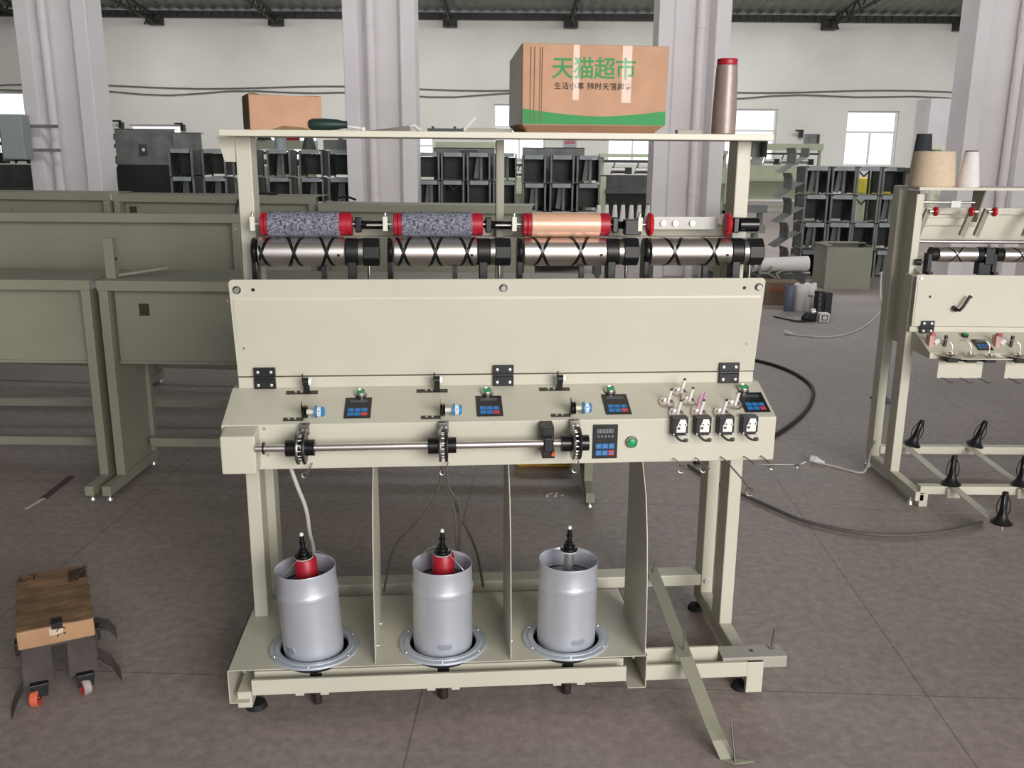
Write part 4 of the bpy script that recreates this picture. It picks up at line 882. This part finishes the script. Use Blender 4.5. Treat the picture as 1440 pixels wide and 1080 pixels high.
for x in (-.08, .08):
    for y in (.08, .14): MB().cyl((x, y, .02), (x, y, .146), .012, seg=12).lathe([(0, -.01), (.02, -.01), (.02, .01), (0, .01)], (x, y, .02), (1, 0, 0), 18).build('caster', BLACK, t)
t = thing('kraft_carton', 'crumpled kraft carton strapped on the small wheeled trolley', 'box', (TR[0], TR[1], .158), trz)
MB().add([(-.107, -.115, .002), (.104, -.115, .002), (.100, .235, 0), (-.100, .235, 0), (-.106, -.122, .062), (.103, -.121, .064), (.099, .24, .084), (-.099, .238, .082)],
         [(3, 2, 1, 0), (0, 1, 5, 4), (1, 2, 6, 5), (2, 3, 7, 6), (3, 0, 4, 7), (4, 5, 6, 7)]).build('carton_body', CARDL, t, .004)
top = lambda x, y: .064 + (y + .122) * .060
m = MB(); nx, ny = 8, 16
vs = [(-.105 + .208 * i / nx + .003 * sin(j * 2.1 + i), -.124 + .364 * j / ny, top(0, -.124 + .364 * j / ny) + .003 + .0014 * sin(j * 1.9 + i * .5) + .0012 * sin(j * .7 + i * 1.7)) for j in range(ny + 1) for i in range(nx + 1)]
m.add(vs, [(j * (nx + 1) + i, j * (nx + 1) + i + 1, (j + 1) * (nx + 1) + i + 1, (j + 1) * (nx + 1) + i) for j in range(ny) for i in range(nx)])
o = m.build('top_flaps', CARDD, t); sd = o.modifiers.new('sheet', 'SOLIDIFY'); sd.thickness = .003
MB().box(-.012, .018, -.1255, -.09, .054, .0735).build('dark_tape', BLACK, t)
MB().box(-.02, .018, -.1225, -.121, .034, .057, None).build('white_smudge', mat('white_smudge', '#cdb9a4', .5), t)
m = MB(); m.tube([(.014 + .013 * cos(a * pi / 6 + .6), -.1222 - .0005, .044 + .010 * sin(a * pi / 6 + .6)) for a in range(6)], .0015, 6).tube([(.014 + .013 * cos(a * pi / 6 + .6), -.1215, .026 + .010 * sin(a * pi / 6 + .6)) for a in range(6)], .0015, 6)
m.build('printed_arcs', INK, t)
lettering('dark_lettering', 'SNXS', .040, INK, t, (.058, .165, .0895), (radians(4), 0, radians(-90)), .0004, bold=.001)
lettering('dark_lettering', 'XONS', .030, INK, t, (.086, .175, .0900), (radians(4), 0, radians(-90)), .0004, bold=.001)
lettering('dark_lettering', 'L-T', .05, INK, t, (-.070, .200, .0915), (radians(4), 0, 0), .0004, sx=.8)

t = thing('thin_strip', 'dark reddish strip with a pale end lying on the floor below the left frames', 'strip', (-2.22, 4.1, 0))
MB((-2.22, 4.1, 0)).strip([(-2.233, 4.406, 0), (-2.221, 4.098, 0)], (.035, -.01, 0), (0, 0, .004)).build('dark_length', mat('dark_red_strip', '#5a4040', .6), t)
MB((-2.22, 4.1, 0)).strip([(-2.221, 4.098, 0), (-2.239, 3.962, 0)], (.012, -.004, 0), (0, 0, .003)).build('pale_end', CABLEW, t)

# ------------------------------------------------------------------ stacked bracket stands in the background
STANDL = mat('lit_lip_grey', '#a3a9ac', .5, var=.1, scale=4)  # light caught by the front lips, put into a paler grey
def make_stand(label, w=.25, h=.37, d=.42, bits=0):
    t = thing('bracket_stand', label, 'stand', (0, 0, 0))
    MB().box(-w / 2, w / 2, -.0, d, h - .012, h).build('top_plate', STAND, t); MB().box(-w / 2, w / 2, -.012, .0, h - .055, h).build('lip', STANDL, t)
    for s_ in (-1, 1):
        x = s_ * (w / 2 + .025)
        MB().box(x - .012, x + .012, 0, .03, 0, h - .012).build('leg', STAND, t)
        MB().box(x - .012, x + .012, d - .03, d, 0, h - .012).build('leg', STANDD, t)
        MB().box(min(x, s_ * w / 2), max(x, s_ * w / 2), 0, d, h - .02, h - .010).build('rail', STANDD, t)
        if bits != 2: MB().box(x - .004, x + .004, .03, d - .03, .02, h - .02).build('side_sheet', STANDD, t)
    if bits == 1: MB().box(-w * .3, -w * .05, .15, .17, .02, h - .05, Matrix.Rotation(.12, 4, 'Y')).build('plate', STAND, t); 
    if bits == 1: MB().box(w * .05, w * .2, .1, .12, .0, h - .03).build('plate', STAND, t)
    if bits == 2:
        for s_ in (-1, 1): MB().strip([(s_ * w * .5, .2, h - .02), (0, .2, h - .14)], (0, .03, 0), (.0, .0, .02)).build('brace', STANDD, t)
    MB().box(-w / 2 - .03, w / 2 + .03, d - .006, d, .03, h - .06).build('sheet', STANDD, t) if bits != 2 else None
    return t
ORD = ['first', 'second', 'third', 'fourth', 'fifth', 'sixth', 'seventh']
def stacks(where, y, cols, z0s, grp, h=.37, yaw=0.):
    names = {1: ['only level'], 2: ['lower level', 'top level'], 3: ['bottom level', 'middle level', 'top level'], 4: ['bottom level', 'second level up', 'third level up', 'top level']}[len(z0s)]
    for ci, x in enumerate(cols):
        for li, z in enumerate(z0s):
            lab = 'dark grey bracket stand %s, %s stack from left, %s' % (where, ORD[ci], names[li])
            key = 2 if ('right' in grp and ci == 2 and li > 1) or ('centre left' in grp and ci == 1 and li == 1) else (ci * 2 + li * 3 + ci // 2) % 2
            src = PROTO[key]
            if key not in USED: USED.add(key); r = src; r['label'] = lab
            else: r = dup(src); r['label'] = lab
            r['group'] = grp; r.location = (x + .004 * sin(ci * 3 + li * 2), y + .02 * sin(li * 5 + ci), z); r.rotation_euler.z = yaw + .008 * sin(ci * 7 + li * 4)
USED = set(); PROTO = [make_stand('x', bits=k) for k in range(3)]
LV = [0, .372, .744, 1.116]
stacks('beyond the right aisle', 12.6, [4.08, 4.43, 4.76, 5.10], LV, 'stands stacked at the right')
stacks('left of the middle column', 12.9, [-4.55, -4.1, -3.68, -3.22, -2.78, -2.38], [.535, .91, 1.285], 'stands stacked at the left')
stacks('right of the middle column', 13.0, [-1.18, -.84, -.48, -.12], [.51, .885, 1.26], 'stands stacked at the centre left')
stacks('below the large carton', 12.8, [.28, .66, 1.02], [.485, .86, 1.235], 'stands stacked at the centre')
# pallets the raised stacks stand on
for x0, x1, y, z, lab in ((-4.8, -2.15, 12.9, .535, 'low steel platform under the left bracket stacks'), (-1.36, .08, 13.0, .51, 'low steel platform under the centre left bracket stacks'), (.08, 1.25, 12.8, .485, 'low steel platform under the stacks below the large carton')):
    t = thing('platform', lab, 'platform', ((x0 + x1) / 2, y, 0)); hw = (x1 - x0) / 2
    MB().box(-hw, hw, -.05, .5, z - .05, z).build('deck', STANDD, t)
    for sx in (-1, 1):
        for yy in (-.03, .44): MB().box(sx * (hw - .05) - .03, sx * (hw - .05) + .03, yy, yy + .05, 0, z - .05).build('leg', STANDD, t)
# odd pieces lying on top of the stacks
def piece(name, label, cat, loc, mbd, m, rz=0):
    o = mbd.build(name, m); o.location = loc; o.rotation_euler.z = rz; return tag(o, label, cat)
piece('grey_drum', 'grey cylinder standing on the left stacks under the small carton', 'cylinder', (-3.2, 13.0, 1.656), MB().lathe([(0, 0), (.085, 0), (.08, .02), (.075, .05), (.08, .09), (.08, .2), (0, .2)], seg=20), CAB)
piece('dark_cone', 'dark cone with a pale stripe on the left stacks', 'cone', (-2.82, 13.05, 1.656), MB().lathe([(0, 0), (.1, 0), (.05, .2), (0, .2)], seg=20), STANDD)
piece('steel_box', 'grey steel box lying on the left stacks beside the middle column', 'box', (-2.42, 13.05, 1.656), MB().box(-.2, .18, 0, .25, 0, .13), STAND, .1)
piece('grey_plate', 'leaning grey plate on the left stacks beside the middle column', 'plate', (-2.2, 12.98, 1.656), MB().prism([(-.2, 0), (.12, 0), (.12, .08), (-.2, .16)], 'xz', -.01, 0), STAND)
piece('dark_plate', 'flat dark plate on top of the centre left stacks', 'plate', (-.62, 13.02, 1.632), MB().box(-.12, .12, 0, .2, 0, .03), STANDD)
for (x0, x1, y, z0, z1, lab) in ((-1.15, -.28, 13.56, 0, 1.70, 'long grey cover sheet on top of the centre left stacks'), (.12, 1.0, 13.36, 0, 1.71, 'long grey cover sheet on top of the stacks below the large carton'), (-5.72, -4.86, 13.6, 0, 1.93, 'grey sheet cover with a round hole left of the left stacks'), (-4.85, -4.45, 13.5, 0, 1.88, 'grey box cover behind the left stacks')):
    t = thing('sheet_cover', lab, 'cover', ((x0 + x1) / 2, y, z0)); hw = (x1 - x0) / 2
    MB().box(-hw, hw, 0, .02, z1 - z0 - .5, z1 - z0).box(-hw, hw, 0, .15, z1 - z0 - .01, z1 - z0).build('sheet', STAND, t)
    MB().box(-hw, hw, 0, .02, 0, z1 - z0 - .5).build('skirt', mat('near_black_sheet', '#242724', .6), t)  # near-black lower sheet, fills the area down to the floor
    if 'hole' in lab:
        MB().box(-.1, .02, -.004, 0, 1.55, 1.72).build('dark_opening', STANDD, t); MB().lathe([(0, 0), (.025, 0)], (-.03, -.006, 1.64), (0, -1, 0), 16).build('round_hole', WHITE, t)

# ------------------------------------------------------------------ sheet metal box, rolls and odds on the floor at the right
t = thing('metal_box', 'open olive sheet metal box tilted on the floor near the right aisle', 'box', (3.9, 11.45, 0), radians(3))
bw, bd, bh = .58, .42, .52
m = MB().box(0, bw, 0, .012, 0, bh - .0).box(0, bw, bd - .012, bd, 0, bh + .03).box(0, .012, .012, bd - .012, 0, bh + .02).box(bw - .012, bw, .012, bd - .012, 0, bh + .02).box(.012, bw - .012, .012, bd - .012, 0, .012)
o = m.build('box_body', PAINTD, t); o.rotation_euler = (0, radians(0), 0)
MB().box(-.02, .06, .0, bd, bh + .02, bh + .032).box(.06, bw, bd - .2, bd, bh + .03, bh + .04).build('top_rim', PAINTD, t)
MB().tube([(bw - .06, .3, bh + .05), (bw + .02, .2, bh), (bw + .05, .15, bh - .15), (bw + .04, .1, .2)], .012, 8, 2).build('hose', BLACK, t)
def roll(name, label, x, y, r, h, m, cap=None):
    t = thing(name, label, 'roll', (x, y, 0)); MB().lathe([(.02, 0), (r - .004, 0), (r, .006), (r, h - .006), (r - .004, h), (.02, h)], seg=32).build('thread', m, t)
    MB().lathe([(.025, h - .01), (.025, h + .01), (.018, h + .01), (.018, h - .01)], seg=20).build('core_tube', CARDD, t)
roll('thread_roll', 'slate blue thread roll standing on the floor, leftmost of the rolls', 2.965, 9.76, .056, .275, BLUEY)
roll('thread_roll', 'white thread roll on the floor beside the slate blue one', 3.105, 9.82, .078, .285, WHITEY)
roll('thread_roll', 'white thread roll behind the black motor, rightmost of the rolls', 3.235, 9.92, .062, .28, WHITEY)
roll('thread_roll', 'short white thread roll in front of the rightmost roll', 3.155, 9.66, .04, .17, WHITEY)
t = thing('drum_motor', 'loose black drum motor standing upright in front of the rolls', 'motor', (3.18, 9.46, 0))
m = MB().cyl((0, 0, .03), (0, 0, .24), .048, seg=28); m.mi = 1
m.lathe([(0, .24), (.05, .24), (.05, .26), (0, .265)], seg=24).lathe([(0, 0), (.05, 0), (.05, .03), (0, .03)], seg=24)
for k in range(4):
    m.tube([(.049 * cos(a * pi / 10), .049 * sin(a * pi / 10), .06 + k * .045 + .018 * sin(a * pi / 10 + k)) for a in range(21)], .004, 6)
m.build('grooved_drum', [STEELD, BLACK], t)
MB().box(.055, .13, -.03, .09, .02, .245).box(.03, .06, -.02, .06, .02, .24).build('motor_housing', BLACK, t, .006)
t = thing('small_gearbox', 'small white and black gearbox with a wire lying in front of the motor', 'gearbox', (3.07, 9.12, 0))
MB().box(.01, .11, -.03, .06, 0, .085).build('white_housing', WHITE, t, .004); MB().box(.03, .09, -.032, -.03, .015, .07).build('frame_line', STEELD, t); MB().box(.04, .08, -.034, -.032, .024, .062).build('plate', WHITE, t)
MB().lathe([(0, 0), (.07, 0), (.075, .03), (.05, .07), (.03, .09), (0, .09)], (-.08, .03, 0), seg=24).build('black_motor', BLACK, t); MB().cyl((-.06, .03, .088), (-.02, .03, .1), .03, seg=16).build('pulley', ZINC, t)
MB().tube([(-.1, .0, .01), (-.22, -.05, .01), (-.30, .05, .01), (-.38, .22, .01)], .008, 6, 2).tube([(-.08, -.03, .01), (-.2, -.1, .01), (-.28, -.04, .01)], .008, 6, 2).build('wire', BLACK, t)
t = thing('kraft_carton', 'brown carton with faded red print behind the floor rolls', 'box', (2.98, 10.13, 0), radians(-5))
MB().box(-.22, .2, 0, .3, 0, .26).build('carton_body', mat('dusty_cardboard', '#86705e', .85), t, .006); MB().box(-.12, .05, -.003, 0, .15, .2).build('red_print', mat('faded_red_print', '#a8654f', .8), t); MB().box(-.24, -.22, -.02, .3, .0, .30).build('dark_flap', CARDD, t)
t = thing('paper_tube', 'white paper tube lying on scrap behind the brown carton', 'tube', (3.1, 10.6, .405), radians(2))
MB().lathe([(.075, -.34), (.082, -.34), (.086, .3), (.078, .3)], (0, 0, .0), (1, 0, .03), 28).build('tube_wall', WHITEY, t); MB().lathe([(0, .28), (.078, .29)], (0, 0, 0), (1, 0, .03), 24).build('tube_end', CABLEW, t)
t = thing('scrap_rest', 'pile of bent tan brackets under the white paper tube', 'scrap', (3.0, 10.58, 0))
MB().box(-.3, .35, -.1, .16, 0, .31).build('crate', STANDD, t)
for i in range(5): MB().prism([(0, 0), (.12, 0), (.12, .02), (.02, .02), (.02, .1), (0, .1)], 'xz', -.02, .02, Matrix.Translation((-.2 + i * .1, -.13 + .02 * i, .31)) @ Matrix.Rotation(.5 * i, 4, 'Y')).build('bent_bracket', PAINTD, t)
# zigzag stack of bent sheets beside the right stands
for i in range(6):
    z = -.018 + i * .285; x = 3.17 + .02 * (i % 2)
    m = MB().add([(x, 11, z), (x + .16, 11, z + .1), (x + .10, 11, z + .2), (x + .16, 11, z + .33), (x + .02, 11, z + .22), (x - .05, 11, z + .13)], [(0, 1, 2, 3, 4, 5)])
    m = MB().strip([(x - .10, 11, z + .02), (x + .04, 11, z + .12), (x + .04, 11, z + .24), (x + .02, 11, z + .30)], (0, .35, 0), (.012, 0, .004)).strip([(x + .04, 11, z + .12), (x + .19, 11, z + .2), (x + .19, 11, z + .30)], (0, .3, 0), (.012, 0, 0))
    o = m.build('bent_sheet', STAND); tag(o, 'bent grey sheet bracket in the zigzag pile, %s from the floor' % ['lowest', 'second', 'third', 'fourth', 'fifth', 'topmost, sixth'][i], 'bracket', 'bent sheets piled left of the right stands')
for i in range(4):
    piece('steel_channel', 'grey steel channel lying in the pile behind the end of main machine, %s' % ['lowest', 'second', 'third', 'topmost'][i], 'channel', (2.72 + .05 * i, 11.1 + .05 * i, .25 + .24 * i), MB().box(-.3, .28 - .03 * i, 0, .3, 0, .07).box(-.2, -.15, .05, .25, -.17 if i else -.02, 0).box(.1, .15, .05, .25, -.17 if i else -.02, 0).box(-.3, .28 - .03 * i, -.01, 0, -.02, .068), STAND if i % 2 else PAINTD, .1 - .07 * i)['group'] = 'channels piled behind the main machine'
piece('support_crate', 'dark crate carrying the pile of steel channels', 'crate', (2.7, 11.15, 0), MB().box(-.32, .3, .02, .3, 0, .23), STANDD)

# ------------------------------------------------------------------ far machines along the back of the hall
def far_machine(label, x0, y, L, H, dz, m=FARP, n=4, dark=False, boxtop=False):
    t = thing('winding_machine', label, 'machine', (x0, y, 0))
    for x in (0, L - .12):
        MB().box(x, x + .12, 0, .12, 0, H * .72).build('leg', m, t); MB().box(x + .03, x + .10, .45, .55, 0, H).build('post', m, t)
        MB().box(x, x + .12, 0, .8, 0, .1).build('foot_beam', m, t)
    MB().box(0, L, .35, .7, H - .05, H + dz).build('top_shelf', m, t)
    MB().box(0, L, .05, .12, H * .55, H * .74).build('panel', m if not dark else STANDD, t); MB().box(.1, L - .1, -.15, .1, H * .5, H * .55).build('console', m if not dark else STANDD, t)
    MB().box(.1, L - .1, .3, .36, .12, .22).build('beam', m if not dark else STANDD, t); MB().box(.06, L - .06, .55, .6, H * (.05 if dark else .2), H * (.72 if dark else .5)).build('sheet', mat('near_black_sheet', '#242724', .6) if dark else m, t)  # dark machines get a taller near-black sheet at the back
    for i in range(n):
        xa = .25 + (L - .5) * i / n; xb = xa + (L - .5) / n * .55
        d = MB().cyl((xa, .2, H * .80), (xb, .2, H * .80), .06, seg=16).build('winding_drum', STEEL, t); MB().box(xb + .01, xb + .15, .12, .28, H * .75, H * .84).build('motor', BLACK, t)
        MB().strip([(xa, .3, H * .75), (xa + .1, .3, H * .93)], (.03, 0, 0), (0, .03, 0)).build('cradle_arm', STANDD, t)
    MB().cyl((.1, .4, H * .92), (L - .1, .4, H * .92), .03, seg=8).build('cross_rod', STANDD, t)
    if 'red item' in label: MB().box(.7, 1.2, .45, .6, H + dz, H + dz + .07).build('red_item', RED, t); MB().lathe([(.2, 0), (.15, .07), (0, .12)], (.35, .5, H + dz), seg=16).build('dark_lid', STANDD, t)
    if boxtop:
        MB().box(L - .5, L - .12, .4, .7, H + dz, H + dz + .28).build('control_box', STAND, t); MB().box(L - .2, L - .12, .39, .4, H + dz + .02, H + dz + .26).build('box_door', STANDD, t)
    return t
far_machine('pale green machine far right with a control box on its shelf', 6.6, 27.5, 2.5, 1.85, .14, n=4, boxtop=True)
far_machine('pale green machine behind the end of the top shelf, half hidden', 4.0, 27.0, 2.2, 1.72, .06, n=3)
far_machine('pale machine with bright drums seen between centre stacks and right column', 1.9, 20.5, 2.6, 1.62, .03, n=4, dark=True)
far_machine('pale machine standing behind the stacks below the large carton', -.2, 21.5, 2.0, 1.5, .03, n=3)
far_machine('pale machine with a wide top plate behind the centre left stacks', -1.7, 20.2, 1.3, 1.75, .12, n=2)
far_machine('pale machine with a red item behind the left stacks', -6.4, 22.5, 1.6, 1.75, .16, n=2)
far_machine('dark machine left of the left stacks', -7.1, 15.0, 1.35, 1.85, .04, STAND, 2, True)
far_machine('dark machine behind the far left column', -9.6, 15.5, 2.0, 1.88, .06, STANDD, 3, True)
far_machine('dark machine standing low behind the left rear frames', -5.7, 14.2, 1.0, 1.0, .03, STANDD, 2, True)
far_machine('pale machine with drums behind the second machine at right', 8.9, 20.0, 3.2, 1.7, .18, PAINTR, 4)
t = thing('electrical_cabinet', 'grey electrical cabinet fixed beside the far left column', 'cabinet', (-6.52, 12.1, 1.5))
MB().box(-.02, .26, 0, .22, .0, .56).build('body', CAB, t, .01); MB().box(.08, .2, -.006, 0, .05, .18).build('label_plate', WHITE, t); MB().box(-.012, .25, -.012, -.002, .02, .54).build('door', CAB, t); MB().box(-.03, -.02, 0, .2, -.02, .5).build('side_flange', STAND, t)
MB().box(-.02, .6, .22, .26, .1, .14).box(-.02, .6, .22, .26, .4, .44).build('fixing_rail', STAND, t)
# row of white cones on a low bench seen over the third bobbin
t = thing('low_bench', 'low grey bench carrying a row of white cones behind the third bobbin', 'bench', (.95, 8.0, 0))
MB().box(-.26, .28, -.1, .25, 1.02, 1.06).build('bench_top', STAND, t)
for x in (-.22, .24):
    for y in (-.06, .2): MB().box(x - .02, x + .02, y - .02, y + .02, 0, 1.02).build('leg', STANDD, t)
cone0 = None
for i in range(7):
    x = .73 + i * .07
    if cone0 is None:
        cone0 = thing('yarn_cone', '', 'cone', (0, 0, 0), 0, 'white cones in a row on the low bench'); MB().lathe([(.0, 0), (.026, 0), (.026, .006), (.016, .135), (0, .135)], seg=16).build('yarn', WHITEY, cone0); MB().cyl((0, 0, .135), (0, 0, .15), .008, seg=10).build('core_tube', STEELD, cone0); r = cone0
    else: r = dup(cone0)
    r.location = (x, 7.98 + .02 * (i % 2), 1.06); r['label'] = 'small white yarn cone on the low bench, %s from the left' % ORD[i]
t = thing('yellow_machine', 'yellow machine part seen through the right bracket stands', 'machine', (5.98, 15.5, 0))
MB().box(-.2, .28, 0, .4, 1.02, 1.28).build('yellow_body', mat('yellow_paint', '#d8c83c', .5), t, .03); MB().box(-.15, .2, .05, .35, 0, 1.02).build('stand', FARP, t); MB().box(-.1, .22, .05, .3, 1.28, 1.34).build('white_top', WHITE, t)
t = thing('dark_spool', 'dark grey yarn spool on the rack behind the large beige cone', 'spool', (2.59, 6.0, 1.54))
MB().lathe([(0, 0), (.062, 0), (.045, .21), (0, .21)], seg=28).build('yarn', NAVYY, t)
t = thing('dark_rack', 'dark upright rack behind the left end of the right machine', 'rack', (2.62, 6.0, 0))
MB().box(-.12, .10, -.1, .15, 1.52, 1.54).build('rack_top', STAND, t)
for x in (-.12,): MB().box(x, x + .03, .0, .04, 0, 1.52).build('post', STANDD, t)
MB().box(-.16, -.05, -.06, .1, 0, .012).build('foot_plate', STANDD, t)
